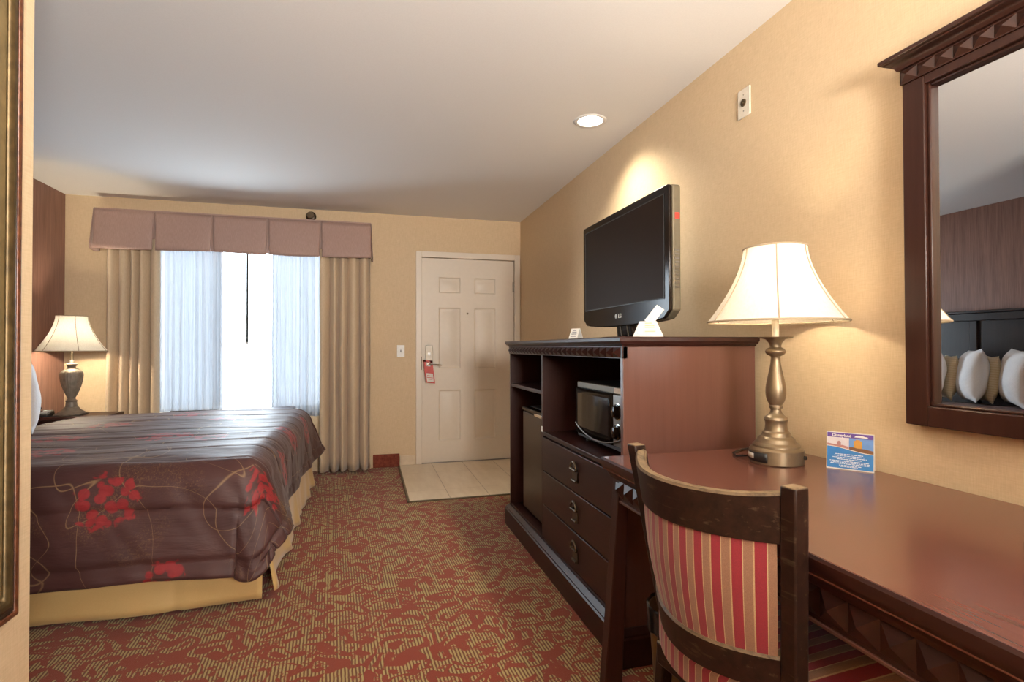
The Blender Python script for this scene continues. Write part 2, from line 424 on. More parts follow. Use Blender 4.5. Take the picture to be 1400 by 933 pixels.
def obj(name, mb, mats, parent=None, smooth=30, bevel=0, seg=2, subsurf=0, solid=0, recalc=True):
    if recalc: bmesh.ops.recalc_face_normals(mb.bm, faces=mb.bm.faces)
    me = bpy.data.meshes.new(name); mb.bm.to_mesh(me); mb.bm.free()
    for m in (mats if isinstance(mats, (list, tuple)) else [mats]): me.materials.append(m)
    if smooth:
        for p in me.polygons: p.use_smooth = True
        me.set_sharp_from_angle(angle=R(smooth))
    o = bpy.data.objects.new(name, me); C.objects.link(o)
    if parent: o.parent = parent
    if bevel:
        md = o.modifiers.new('edge', 'BEVEL'); md.width = bevel; md.segments = seg; md.limit_method = 'ANGLE'; md.angle_limit = R(40); md.harden_normals = False
    if solid:
        md = o.modifiers.new('thickness', 'SOLIDIFY'); md.thickness = solid; md.offset = 0
    if subsurf:
        md = o.modifiers.new('sub', 'SUBSURF'); md.levels = subsurf; md.render_levels = subsurf
    return o
def tag(o, label, cat, group=None, kind=None):
    o['label'] = label; o['category'] = cat
    if group: o['group'] = group
    if kind: o['kind'] = kind
    return o
def thing(name, label, cat, loc=(0,0,0), rz=0, group=None):
    o = bpy.data.objects.new(name, None); C.objects.link(o); o.location = loc; o.rotation_euler = (0,0,rz)
    o.empty_display_size = .05
    return tag(o, label, cat, group)
def struct(o, label=None, cat=None):
    o['kind'] = 'structure'
    if label: o['label'] = label
    if cat: o['category'] = cat
    return o
def copy_tree(o, parent=None):
    c = o.copy(); C.objects.link(c)
    if parent: c.parent = parent
    for ch in list(o.children): copy_tree(ch, c)
    return c
def text_mesh(s, size, ax_x, ax_y, org, bold=False, align='LEFT'):
    cu = bpy.data.curves.new('lettering', 'FONT'); cu.body = s; cu.size = size; cu.align_x = align; cu.extrude = .0003
    if bold: cu.offset = size*.02
    o = bpy.data.objects.new('lettering', cu); C.objects.link(o)
    dg = bpy.context.evaluated_depsgraph_get(); dg.update()
    me = bpy.data.meshes.new_from_object(o.evaluated_get(dg)); bpy.data.objects.remove(o)
    X = Vector(ax_x).normalized(); Y = Vector(ax_y).normalized(); Z = X.cross(Y)
    mat = Matrix((( X.x, Y.x, Z.x, org[0]), (X.y, Y.y, Z.y, org[1]), (X.z, Y.z, Z.z, org[2]), (0,0,0,1)))
    me.transform(mat)
    mb = MB(); mb.bm.from_mesh(me); bpy.data.meshes.remove(me); return mb

# ------------------------------------------------------------------ room shell
XR, XL, YB, YF, H = 1.525, -2.44, 5.276, -1.7, 2.44
WX0, WX1, WZ0, WZ1 = -1.84, -.30, .575, 2.12        # window opening
DX0, DX1, DZ = .52, 1.457, 2.035                  # door slab
PX, PY = -.75, 1.484                               # partition wall beside the camera

o = struct(obj('floor', MB().box(XL-.1, YF-.1, -.1, XR+.1, YB+.1, 0), M['carpet'], smooth=0), 'red and gold scroll patterned carpet floor', 'floor')
TX, TY = .305, 4.03
o = struct(obj('floor_tile', MB().box(TX, TY, .0005, XR, YB, .010), M['tile'], smooth=0), 'beige square tiles in front of the cream door', 'floor')
e = struct(obj('trim_1', MB().box(TX-.016, TY-.014, .0005, TX-.0005, YB-.015, .012).box(TX-.016, TY-.014, .0005, XR-.002, TY-.0005, .012), M['metal_edge'], smooth=0, bevel=.003), 'thin dark edging strip around the beige tiles', 'trim')
struct(obj('wall_right', MB().box(XR, YF, 0, XR+.1, YB+.1, H), M['wallpaper'], smooth=0), 'tan woven wallpaper wall behind desk and television', 'wall')
struct(obj('wall_left', MB().box(XL-.1, YF, 0, XL, YB+.1, H), M['brown_wall'], smooth=0), 'brown striated accent wall behind the bed', 'wall')
wb = MB()
wb.box(XL, YB, 0, WX0, YB+.14, H).box(WX0, YB, 0, WX1, YB+.14, WZ0).box(WX0, YB, WZ1, WX1, YB+.14, H).box(WX1, YB, 0, DX0-.02, YB+.14, H).box(DX0-.02, YB, DZ+.02, DX1+.02, YB+.14, H).box(DX1+.02, YB, 0, XR, YB+.14, H)
struct(obj('wall_back', wb, M['wallpaper'], smooth=0), 'tan wallpapered wall with the window and door', 'wall')
struct(obj('wall_front', MB().box(XL, YF-.1, 0, XR, YF, H), M['wallpaper'], smooth=0), 'tan wallpapered wall opposite the window', 'wall')
struct(obj('wall_partition', MB().box(PX-.14, YF, 0, PX, PY, H), M['wallpaper'], smooth=0), 'tan wall end at left edge holding the gilt frame', 'wall')
# ceiling with a hole for the recessed lamp
LX, LY, LR = 1.225, 2.80, .075
cb = MB()
outer = [(XL-.1, YF-.1), (XR+.1, YF-.1), (XR+.1, YB+.15), (XL-.1, YB+.15)]
seg = 32
ring = [cb.bm.verts.new((LX+LR*math.cos(2*PI*i/seg), LY+LR*math.sin(2*PI*i/seg), H)) for i in range(seg)]
ring2 = [cb.bm.verts.new((v.co.x, v.co.y, H+.11)) for v in ring]
cr = [cb.bm.verts.new((x, y, H)) for x, y in outer]
# fan the ceiling round the hole: quadrant by quadrant
q = {0: 2, 1: 3, 2: 0, 3: 1}
for k in range(4):
    corner = cr[q[k]]
    for i in range(seg//4):
        a = ring[(k*seg//4 + i) % seg]; b_ = ring[(k*seg//4 + i + 1) % seg]
        cb.bm.faces.new((a, b_, corner))
    cb.bm.faces.new((ring[((k+1)*seg//4) % seg], cr[q[(k+1) % 4]], corner))
for i in range(seg): cb.bm.faces.new((ring[i], ring[(i+1)%seg], ring2[(i+1)%seg], ring2[i]))
tp = [cb.bm.verts.new((x, y, H+.12)) for x, y in outer]; cb.bm.faces.new(tp)
for k in range(4): cb.bm.faces.new((cr[k], cr[(k+1)%4], tp[(k+1)%4], tp[k]))
o = obj('ceiling', cb, M['ceiling'], smooth=0); struct(o, 'plain white ceiling with one recessed lamp', 'ceiling')
# baseboards
struct(obj('baseboard_back', MB().box(.055, YB-.014, 0, TX-.002, YB-.0005, .125), M['base_carpet'], smooth=0, bevel=.003), 'dark red carpet baseboard between drape and tiles', 'baseboard')
struct(obj('baseboard_back_tile', MB().box(TX+.001, YB-.012, .011, DX0-.066, YB-.0005, .10), M['tile'], smooth=0, bevel=.002), 'beige tile baseboard left of the door', 'baseboard')
struct(obj('baseboard_right', MB().box(XR-.014, .0, .0005, XR-.0005, TY-.02, .10), M['base_carpet'], smooth=0), 'dark red carpet baseboard under the desk', 'baseboard')

# ------------------------------------------------------------------ door
dr = bpy.data.objects.new('door_1', None); C.objects.link(dr); dr.location = (DX0, YB, 0)
struct(dr, 'cream six panel entry door with lever handle', 'door')
W = DX1-DX0
def panel_slab():
    mb = MB(); y0, y1 = .022, .062
    cols = [(.165, .385), (.525, .745)]; rows = [(.225, .725), (.94, 1.545), (1.69, 1.85)]
    xs = [0, .165, .385, .525, .745, W]; zs = [.014, .225, .725, .94, 1.545, 1.69, 1.85, DZ]
    for i in range(len(xs)-1):
        for j in range(len(zs)-1):
            x0, x1, z0, z1 = xs[i], xs[i+1], zs[j], zs[j+1]
            if i in (1, 3) and j in (1, 3, 5):
                def rect(d, y): return [(x0+d, y, z0+d), (x1-d, y, z0+d), (x1-d, y, z1-d), (x0+d, y, z1-d)]
                lv = [rect(0, y0), rect(.012, y0+.010), rect(.026, y0+.010), rect(.046, y0+.003)]
                for a, c in zip(lv, lv[1:]):
                    for k in range(4): mb.poly((a[k], a[(k+1)%4], c[(k+1)%4], c[k]))
                mb.poly(lv[-1])
            else: mb.poly([(x0, y0, z0), (x1, y0, z0), (x1, y0, z1), (x0, y0, z1)])
    mb.poly([(0,y0,.014),(0,y1,.014),(0,y1,DZ),(0,y0,DZ)]); mb.poly([(W,y0,.014),(W,y0,DZ),(W,y1,DZ),(W,y1,.014)])
    mb.poly([(0,y0,DZ),(0,y1,DZ),(W,y1,DZ),(W,y0,DZ)]); mb.poly([(0,y0,.014),(W,y0,.014),(W,y1,.014),(0,y1,.014)]); mb.poly([(0,y1,.014),(W,y1,.014),(W,y1,DZ),(0,y1,DZ)])
    bmesh.ops.remove_doubles(mb.bm, verts=mb.bm.verts, dist=1e-5)
    return mb
obj('slab', panel_slab(), M['door'], dr, smooth=20)
fr = MB()
for (x0, x1) in ((-.060, -.004), (W+.004, min(W+.060, XR-DX0-.002))): fr.box(x0, -.016, .011, x1, .001, DZ+.06)
fr.box(-.004, -.016, DZ+.004, W+.004, .001, DZ+.06)
fr.box(-.018, .0012, .011, -.004, .13, DZ+.0035).box(W+.004, .0012, .011, W+.018, .13, DZ+.0035).box(-.018, .0012, DZ+.004, W+.018, .13, DZ+.018)
obj('door_frame', fr, M['trim'], dr, bevel=.003)
obj('threshold', MB().box(-.004, .0, .0102, W+.004, .13, .0125), M['steel_dark'], dr)
obj('outside_stop', MB().box(-.004, .085, .011, W+.004, .13, DZ+.004), M['dark_bronze'], dr, smooth=0)
lk = obj('lock_plate', MB().prism([(.035, .010, .97-.03), (.105, .010, .97-.03), (.105, .010, 1.165), (.100, .010, 1.172), (.040, .010, 1.172), (.035, .010, 1.165)], (0, .0125, 0)), M['nickel'], dr, bevel=.003)
lk['label'] = 'satin nickel lock plate'
obj('thumb_turn', MB().lathe([(.014, -.004), (.014, .006)], 16, (.070, .006, 1.085), ax='Y').box(.066, -.014, 1.068, .074, .004, 1.102), M['chrome'], lk, bevel=.001)
lv = MB().lathe([(.022, -.006), (.022, .010)], 20, (.070, .0, .985), ax='Y')
lv.tube([(.070, .008, .985), (.070, -.035, .985), (.078, -.046, .985), (.12, -.048, .986), (.165, -.046, .978), (.185, -.036, .974)], [.010, .009, .009, .009, .008, .007], 10)
obj('lever_handle', lv, M['chrome'], dr)
obj('strike_plate', MB().box(-.012, -.0175, .93, -.005, -.0150, 1.06), M['dark_bronze'], dr)
for z in (.25, 1.02, 1.77): obj('hinge', MB().lathe([(.007, z-.05), (.007, z+.05)], 10, (W+.002, .014, 0)).box(W-.012, .018, z-.05, W+.003, .0225, z+.05), M['nickel'], dr)
obj('peephole', MB().lathe([(.010, .016), (.010, .023)], 16, (.455, 0, 1.49), ax='Y'), M['bronze'], dr)
hg = thing('door_hanger', 'red door hanger sign with white panel hung on door lever', 'sign', (DX0+.055, YB-.032, .80))
hm = MB()
def hq(x, z, y=0): a = R(-7); zz = z-.2; return (x*math.cos(a)-zz*-math.sin(a)*1.0, y, .2 - x*-math.sin(a)*1.0 + zz*math.cos(a))
def hrect(x0, z0, x1, z1, y0, y1): return [hq(x0,z0,y0), hq(x1,z0,y0), hq(x1,z0,y1), hq(x0,z0,y1)], [hq(x0,z1,y0), hq(x1,z1,y0), hq(x1,z1,y1), hq(x0,z1,y1)]
for r_ in ((-.045, .0, .045, .165), (-.045, .165, -.022, .225), (.022, .165, .045, .225), (-.045, .205, .045, .225)):
    hm.hexa(*hrect(*r_, -.001, .001))
obj('card', hm, M['red'], hg)
pm = MB().hexa(*hrect(-.033, .012, .033, .095, -.0022, -.0011))
obj('white_panel', pm, M['paper'], hg)
im = MB()
for z0, w_ in ((.068, .026), (.05, .03), (.034, .022)): im.hexa(*hrect(-w_, z0, w_, z0+.006, -.0030, -.0023))
obj('print_line', im, M['red'], hg)

# ------------------------------------------------------------------ window
wn = bpy.data.objects.new('window_1', None); C.objects.link(wn); wn.location = (WX0, YB, WZ0)
struct(wn, 'wide bright window behind the white sheers', 'window')
ww, wh = WX1-WX0, WZ1-WZ0
f = MB()
for (x0, z0, x1, z1) in ((0, 0, ww, .035), (0, wh-.05, ww, wh), (0, .05, .05, wh-.05), (ww-.05, .05, ww, wh-.05), (.50, .05, .56, wh-.05)):
    f.box(x0+.002, .06, z0+.002, x1-.002, .11, z1-.002)
obj('window_frame', f, M['white_plastic'], wn, bevel=.004)
g1 = obj('glass_pane', MB().box(.05, .083, .05, .50, .087, wh-.05), M['glass'], wn, smooth=0)
obj('glass_pane', MB().box(.56, .083, .05, ww-.05, .087, wh-.05), M['glass'], wn, smooth=0)
obj('sill', MB().box(.002, .004, .0005, ww-.002, .058, .006), M['white_plastic'], wn, bevel=.004)

# ------------------------------------------------------------------ drapes, sheers, valance
def drape(name, x0, x1, y, z0, z1, folds, amp, mat, seed, solid=.003, gather=0, nz=24, phase=0):
    rnd = random.Random(seed); jit = [rnd.uniform(-.12, .12) for _ in range(64)]; am = [rnd.uniform(.75, 1.2) for _ in range(64)]
    cx = (x0+x1)/2
    def fn(u, v):
        z = z1 + (z0-z1)*v
        ph = u*folds + phase; k = int(ph) % 64; frac = ph-int(ph)
        a = amp*(am[k]*(1-frac)+am[(k+1)%64]*frac)*(.55+.45*v)
        w = 1-2*abs(math.sin(PI*(ph + .12*math.sin(2*PI*ph/3.1+seed))))**.75 if solid else math.sin(2*PI*ph + .5*math.sin(2*PI*ph/3.1+seed)) + .25*math.sin(6*PI*ph + seed)
        x = x0+(x1-x0)*u + gather*(cx-(x0+(x1-x0)*u))*math.sin(PI*v)*.5 + .006*noise.noise((u*9, v*3, seed))
        yy = y + a*w + .008*noise.noise((u*5, v*2.5, seed+3))
        return (x, yy, z)
    mb = MB().grid(int(folds*20)+1, nz, fn)
    return obj(name, mb, mat, smooth=60, solid=solid, recalc=False)
tag(drape('drape', -2.09, -1.70, 5.160, .02, 2.07, 5, .068, M['drape'], 1), 'tan pleated drape beside the bedside lamp', 'curtain', 'tan drapes at the window')
tag(drape('drape', -.415, .030, 5.160, .02, 2.05, 5, .068, M['drape'], 2, phase=.2), 'tan pleated drape between window and light switch', 'curtain', 'tan drapes at the window')
tag(drape('sheer_curtain', -1.73, -1.235, 5.225, .60, 2.08, 8, .022, M['sheer'], 3, solid=0), 'white sheer beside the drape near the bedside lamp', 'curtain', 'white sheers at the window')
tag(drape('sheer_curtain', -.83, -.38, 5.225, .52, 2.08, 7, .022, M['sheer'], 4, solid=0), 'white sheer above the wall air conditioner', 'curtain', 'white sheers at the window')
wd = thing('curtain_wand', 'slim grey curtain wand hanging in the bright window gap', 'curtain wand', (-1.03, 5.20, 1.20))
obj('rod', MB().lathe([(.010, 0), (.010, .85)], 10), M['black'], wd); obj('tip', MB().lathe([(.004, -.03), (.009, -.025), (.009, 0), (.006, .004)], 10), M['white_plastic'], wd)
rd = thing('curtain_rail', 'white curtain rail hidden behind the mauve valance', 'rail', (-1.07, 5.195, 2.085))
obj('rail', MB().box(-1.04, -.045, 0, 1.10, .05, .02), M['white_plastic'], rd)
for bx_ in (-1.03, 1.05): obj('bracket', MB().box(bx_, .05, .0, bx_+.03, .08, .02), M['white_plastic'], rd)

VX0, VX1 = -2.175, .035
vl = thing('valance', 'mauve brown box pleated valance over the window drapes', 'valance', (VX0, YB, 1.975))
VW = VX1-VX0; vh = .325; yt, yb2 = -.150, -.185
pw = VW/5
for k in range(5):
    mb = MB(); x0, x1 = k*pw + .003, (k+1)*pw - .003
    def fn(u, v, x0=x0, x1=x1, k=k):
        x = x0+(x1-x0)*u; z = vh*(1-v)
        ed = (abs(u-.5)*2)**10
        y = yt + (yb2-yt)*v - .006*math.sin(PI*u)*v + .012*ed*v
        x += (u-.5)*.012*v - (.0 if abs(u-.5) < .49 else math.copysign(.016*v, u-.5))*(1 if 0 < k+u < 5 else 0)
        z -= .006*math.sin(PI*u*1.0)*v + (.004*math.sin(k*2.1+u*3))*v
        return (x, y, z)
    mb.grid(25, 10, fn)
    obj('pleat_panel', mb, M['valance'], vl, smooth=50, solid=.004, recalc=False)
bk = MB().box(.01, yt+.012, .012, VW-.01, yt+.02, vh)
obj('lining', bk, M['valance'], vl, smooth=0)
for x in (0, VW):
    s_ = 1 if x else -1
    obj('return_flap', MB().grid(8, 8, lambda u, v: (x + s_*.016*v, (yt-.001)*(1-u) + (yb2-yt)*v*(1-u) - .001, vh*(1-v) - .016*math.sin(PI*u)*v)), M['valance'], vl, solid=.004, recalc=False)
obj('top_board', MB().box(.0, yt+.002, vh-.004, VW, -.002, vh+.012), M['valance'], vl, smooth=0)

sp = thing('sprinkler', 'small dark bronze wall sprinkler just above the valance', 'sprinkler', (-.505, YB, 2.372))
obj('escutcheon', MB().lathe([(.046, -.003), (.046, -.012), (.036, -.026), (.018, -.03)], 24, ax='Y'), M['dark_bronze'], sp)
obj('nozzle', MB().lathe([(.015, -.03), (.013, -.058), (.006, -.062)], 16, ax='Y').lathe([(.03, -.072), (.032, -.066)], 20, ax='Y').tube([(-.014, -.03, 0), (-.022, -.05, 0), (-.014, -.068, 0)], .003, 6).tube([(.014, -.03, 0), (.022, -.05, 0), (.014, -.068, 0)], .003, 6), M['bronze'], sp)

# ------------------------------------------------------------------ wall air conditioner below the window
ac = thing('air_conditioner', 'grey wall air conditioner half hidden behind bed foot', 'air conditioner', (-1.66, 4.93, 0))
obj('cabinet', MB().box(0, 0, .14, 1.06, .27, .60), M['plastic_cream'], ac, bevel=.012, seg=3)
gr = MB()
for k in range(14): gr.box(.06, .03+k*.014, .601, .70, .036+k*.014, .607)
gr.box(.04, .015, .6005, .72, .024, .612).box(.04, .225, .6005, .72, .234, .612)
obj('vent_grille', gr, M['steel_dark'], ac)
obj('control_lid', MB().box(.76, .02, .6005, 1.04, .23, .622), M['ink'], ac, bevel=.006)
obj('base', MB().box(.03, .03, .0, 1.03, .26, .139), M['black'], ac)  # black block stands in for the shade below the cabinet
cb_ = tag(obj('power_cord', MB().tube([(-.545, 4.98, .34), (-.52, 4.955, .35), (-.50, 4.95, .25), (-.52, 4.93, .10), (-.515, 4.90, .012), (-.56, 4.87, .008), (-.62, 4.89, .008)], .006, 8), M['white_cable']), 'white power cord looping behind the bed foot by drape', 'cord')

# ------------------------------------------------------------------ bed
BX0, BXF, BYN, BYF, BZ = XL+.09, -.50, 2.66, 4.62, .645
bed = thing('bed', 'king bed with gold skirt below the plum comforter', 'bed', (-1.42, 3.64, 0))
def bl(x, y, z): return (x+1.42, y-3.64, z)
obj('box_spring', MB().box(*bl(BX0, BYN+.05, .10), *bl(BXF-.01, BYF-.04, .345)), M['linen'], bed, bevel=.03, seg=3)
obj('mattress', MB().box(*bl(BX0, BYN+.035, .347), *bl(BXF-.02, BYF-.03, .60)), M['linen'], bed, bevel=.05, seg=4)
def skirt_panel(p0, p1, n, seed, z0=.022, z1=.36, pleats=()):
    p0, p1 = Vector(p0), Vector(p1); d = p1-p0; ln = d.length; t = d.normalized(); nrm = Vector((t.y, -t.x))
    def fn(u, v):
        s = u*ln; off = .012*noise.noise((s*5, seed, v)) + .022*v*v
        for (c, w_, a) in pleats:
            off += a*math.exp(-((s-c)/w_)**2)*v
        off += .010*math.sin(s*9+seed)*v
        q = p0 + t*s + nrm*off
        z = z1+(z0-z1)*v + .006*math.sin(s*3+seed)*v
        return bl(q.x, q.y, z)
    return MB().grid(n, 12, fn)
obj('bed_skirt', skirt_panel((BX0, BYN-.030), (-.455, BYN-.030), 80, 1.0, pleats=((.9, .03, .012), (1.55, .02, -.01))), M['gold_cloth'], bed, smooth=60, solid=.003, recalc=False)
obj('bed_skirt', skirt_panel((-.452, BYN+.0), (-.452, BYF+.0), 110, 2.0, z0=.03, pleats=((.03, .03, .03), (.55, .05, .02), (1.0, .05, .03), (1.3, .06, -.02), (1.6, .05, .03), (1.93, .04, .02))), M['gold_cloth'], bed, smooth=60, solid=.003, recalc=False)
for x in (BX0+.1, BXF-.12):
    for y in (BYN+.14, BYF-.14): obj('leg', MB().lathe([(.022, .0), (.022, .10)], 12, bl(x, y, 0)), M['black'], bed)

# headboard
hb = thing('headboard', 'dark espresso panelled headboard on the brown accent wall', 'headboard', (XL+.001, 3.64, 0))
obj('panel', MB().box(.0, -1.03, .30, .028, 1.03, 1.40), M['head_wood'], hb)
obj('frame_rail', MB().box(.0, -1.06, 1.385, .06, 1.06, 1.455), M['head_wood'], hb, bevel=.006)
obj('frame_rail', MB().box(.0, -1.06, .28, .05, 1.06, .36), M['head_wood'], hb, bevel=.006)
for y in (-1.03, -.52, 0, .52, 1.03): obj('stile', MB().box(.0, y-.035, .36, .05, y+.035, 1.385), M['head_wood'], hb, bevel=.005)
obj('cap', MB().box(.0, -1.08, 1.456, .075, 1.08, 1.478), M['head_wood'], hb, bevel=.006)

hb.scale = (1, .93, 1)
# comforter draped over the bed
r0 = .10
def fall(d, phi):
    q = r0*PI/2
    if d <= 0: return 0, 0
    if d < q: a = d/r0; return r0*math.sin(a), r0*(1-math.cos(a))
    e_ = d-q; return r0 + e_*math.sin(phi), r0 + e_*math.cos(phi)
CX0, CXE, CYN, CYF = -2.02, -.545, 2.675, 4.575     # cloth starts under the pillows; top edges
LN, LF = .52, .415
def smooth01(x): x = max(0, min(1, x)); return x*x*(3-2*x)
def comf(s, t, ds, dn, df):
    """s,t on the top; ds beyond the foot, dn beyond the near side, df beyond the far side (each 0..1)."""
    dy = dn if dn > 0 else df; sy = -1 if dn > 0 else 1
    x, y = s, t
    m_ = max(ds, dy)
    if m_ <= 0:
        ang = None; hx = hy = 0; d = 0; off = drop = 0
    else:
        if ds >= dy: ang = (dy/ds)*45 if ds > 0 else 0
        else: ang = 90 - (ds/dy)*45
        w_ = smooth01(ang/90)                         # 0 foot .. 1 side
        Ln = LF*(1-w_) + LN*w_ + (.035*math.sin(PI*min(1, max(0, (ang-40)/50))) if ds > 0 and dy > 0 else 0)
        d = m_*Ln
        if dy <= 0:      # foot side proper
            u = (t-CYN)/(CYF-CYN)
            phi = 3 + 21*(math.exp(-(u/.13)**2) + math.exp(-((1-u)/.13)**2)) + 2.5*math.sin(t*11)
        elif ds <= 0:    # long side
            u = (CXE-s)
            phi = 10 + 2.2*math.sin(s*6.5+1) + 3*math.exp(-(u/.15)**2)
            if sy > 0: phi *= .3 + .7*math.exp(-(u/.3)**2)
        else:
            c_ = ang/90
            phi = 24*(1-c_) + 10*c_ + 4*math.sin(PI*c_) 
        off, drop = fall(d, R(phi))
        hx, hy = math.cos(R(ang))*off, math.sin(R(ang))*off*sy
        x += hx; y += hy
    z = BZ - drop
    # quilting seams and soft wrinkles
    tt = t + sy*dy*LN if dy > 0 else t
    ss = s + ds*LF
    seam = 0
    for k in range(-3, 14):
        c_ = CYN - .235 + k*.235 + .012*math.sin(ss*4+k)
        seam += math.exp(-((tt-c_)/.010)**2)*(1 if dy > 0 else .65)
    if dy > 0: seam += math.exp(-((dy-.86)/.02)**2)
    if ds > 0: seam += math.exp(-((ds-.86)/.02)**2)
    puff = (.0085 + .005*(1 if dy > 0 else 0))*(1-min(1, seam))
    wr = .009*noise.noise((ss*2.2, tt*8, 1.7)) + .003*noise.noise((ss*6, tt*18, 4.1)) + .012*noise.noise((ss*1.3, tt*2.2, 9))
    if m_ > 0:
        k_ = .016*noise.noise((ss*4+tt*3, tt*2-ss*2, 2.2))*m_ + .006*noise.noise((ss*14+tt*10, tt*3, 5))
        w_ = min(1, d/(r0*1.5))
        n_ = Vector((math.cos(R(ang)), math.sin(R(ang))*sy, 0))*w_ + Vector((0, 0, 1-w_))
        p = Vector((x, y, z)) + n_*(puff + k_*w_ + wr*(1-w_))
        # the hem rises and dips a little
        p.z += m_*m_*.012*math.sin(ss*5+tt*3)
        return (p.x, p.y, max(p.z, .03))
    return (x, y, z + puff + wr)
def station(n_in, n_out, lo, hi, both):
    st = []
    if both: st += [(lo, 1-i/n_out, 0) for i in range(n_out)]
    st += [(lo+(hi-lo)*i/n_in, 0, 0) for i in range(n_in+1)]
    st += [(hi, 0, (i+1)/n_out) for i in range(n_out)]
    return st
S = [(CX0+(CXE-CX0)*i/90, 0) for i in range(91)] + [(CXE, (i+1)/36) for i in range(36)]
T = [(CYN, 1-i/36, 0) for i in range(36)] + [(CYN+(CYF-CYN)*i/150, 0, 0) for i in range(151)] + [(CYF, 0, (i+1)/36) for i in range(36)]
mb = MB()
uvl = mb.bm.loops.layers.uv.new('UVMap')
gv = [[mb.bm.verts.new(comf(s, t, ds, dn, df)) for (t, dn, df) in T] for (s, ds) in S]
def cuv(i, j): s, ds = S[i]; t, dn, df = T[j]; return (s + ds*LF, t - dn*LN + df*LN)
for i in range(len(S)-1):
    for j in range(len(T)-1):
        fc = mb.bm.faces.new((gv[i][j], gv[i+1][j], gv[i+1][j+1], gv[i][j+1]))
        for l, (a, c) in zip(fc.loops, ((i,j),(i+1,j),(i+1,j+1),(i,j+1))): l[uvl].uv = cuv(a, c)
flowers = [(-1.03, CYN-.19, .12), (CXE+.16, CYN-.17, .115), (-.80, CYN-.49, .07), (CXE+.10, 3.55, .11), (CXE+.20, 3.05, .09), (-1.08, 3.39, .12), (-1.62, 3.43, .13),
           (-1.46, 2.99, .12), (-1.58, 3.96, .12), (-.85, 3.28, .10), (-.95, 4.1, .11), (-1.75, 2.85, .10), (-1.25, 4.4, .12), (CXE+.15, 4.2, .11)]
M['comforter'] = mk_comforter(flowers)
co = obj('comforter', mb, M['comforter'], smooth=70, solid=.012, recalc=False)
tag(co, 'plum brown satin comforter with red flowers spread over the bed', 'comforter')

# pillows
def pillow_mesh(w, h, th, seed):
    mb = MB()
    def side(sg):
        def fn(u, v):
            a, c = u*2-1, v*2-1
            k = max(0, (1-abs(a)**2.6))**.55 * max(0, (1-abs(c)**2.6))**.55
            pinch = 1 - .07*(1-abs(a*c))*(abs(a)**3 + abs(c)**3)*.9
            return (sg*th/2*k + .008*noise.noise((a*2, c*2, seed)), a*w/2*pinch, h/2 + c*h/2*pinch)
        return fn
    mb.grid(25, 21, side(1)); mb.grid(25, 21, side(-1))
    bmesh.ops.remove_doubles(mb.bm, verts=mb.bm.verts, dist=.004)
    return mb
pws = obj('pillow', pillow_mesh(.50, .45, .20, 1), M['linen'], smooth=80)
ptan = obj('pillow', pillow_mesh(.46, .40, .12, 5), M['tan_linen'], smooth=80)
wl = ['white pillow in mirror cut off by the right picture edge', 'plump white pillow in mirror between the two tan striped ones', 'white pillow below the reflected lamp shade, its edge also seen beside the partition wall']
tl = ['tan striped pillow in mirror right of the middle white pillow', 'tan striped pillow in mirror left of the middle white pillow']
for k in range(3):
    p_ = pws if k == 0 else pws.copy()
    if k: C.objects.link(p_)
    p_.location = (-2.00+.035*(k == 2), 3.085+k*.33, BZ+.030); p_.rotation_euler = (R((2, -2, 1)[k]), R(-6), R((45, 46, 43)[k]))
    tag(p_, wl[k], 'pillow', 'white pillows along the headboard')
for k in range(2):
    p_ = ptan if k == 0 else ptan.copy()
    if k: C.objects.link(p_)
    p_.location = (-2.105, 3.352+k*.33, BZ+.026); p_.rotation_euler = (0, R(-6), R((46, 44)[k]))
    tag(p_, tl[k], 'pillow', 'tan striped pillows along the headboard')

# ------------------------------------------------------------------ nightstand, telephone, bedside lamp
ns = thing('nightstand', 'dark wood nightstand between bed and window drape', 'nightstand', (-2.19, 4.945, 0))
obj('top', MB().box(-.245, -.185, .605, .265, .128, .632), M['wood_x'], ns, bevel=.006)
obj('body', MB().box(-.235, -.175, .08, .235, .120, .604), M['wood'], ns, bevel=.004)
obj('base', MB().box(-.24, -.18, .0, .24, .125, .0795), M['wood_x'], ns, bevel=.004)
for z in (.11, .36):
    d_ = obj('drawer', MB().box(.2355, -.165, z, .250, .112, z+.225), M['wood_x'], ns, bevel=.003)
    obj('knob', MB().lathe([(.006, .250), (.006, .264), (.014, .268), (.014, .278), (.006, .282)], 16, (0, 0, z+.112), ax='X'), M['bronze'], d_)
ph = thing('telephone', 'black desk telephone on the nightstand beside the lamp base', 'telephone', (-2.370, 4.823, .633), 0); ph.scale = (.67, .75, .75)
obj('body', MB().hexa([(-.09,-.07,0),(.09,-.07,0),(.09,.07,0),(-.09,.07,0)], [(-.085,-.065,.03),(.085,-.065,.03),(.085,.065,.058),(-.085,.065,.058)]), M['black'], ph, bevel=.006)
obj('handset', MB().tube([(-.06,-.075,.058),(-.06,-.05,.066),(-.06,0,.072),(-.06,.05,.080),(-.06,.072,.076)], [.020,.020,.014,.020,.020], 12), M['black_gloss'], ph)
kp = MB()
for i in range(3):
    for j in range(4): kp.box(.0+i*.025, -.045+j*.022, .036+j*.0045, .017+i*.025, -.031+j*.022, .042+j*.0045)
obj('keypad', kp, M['white_plastic'], ph)
obj('face_card', MB().hexa([(-.02,.045,.0525),(.075,.045,.0525),(.075,.06,.0557),(-.02,.06,.0557)], [(-.02,.045,.0545),(.075,.045,.0545),(.075,.06,.0577),(-.02,.06,.0577)]), M['pale_blue_ink'], ph)

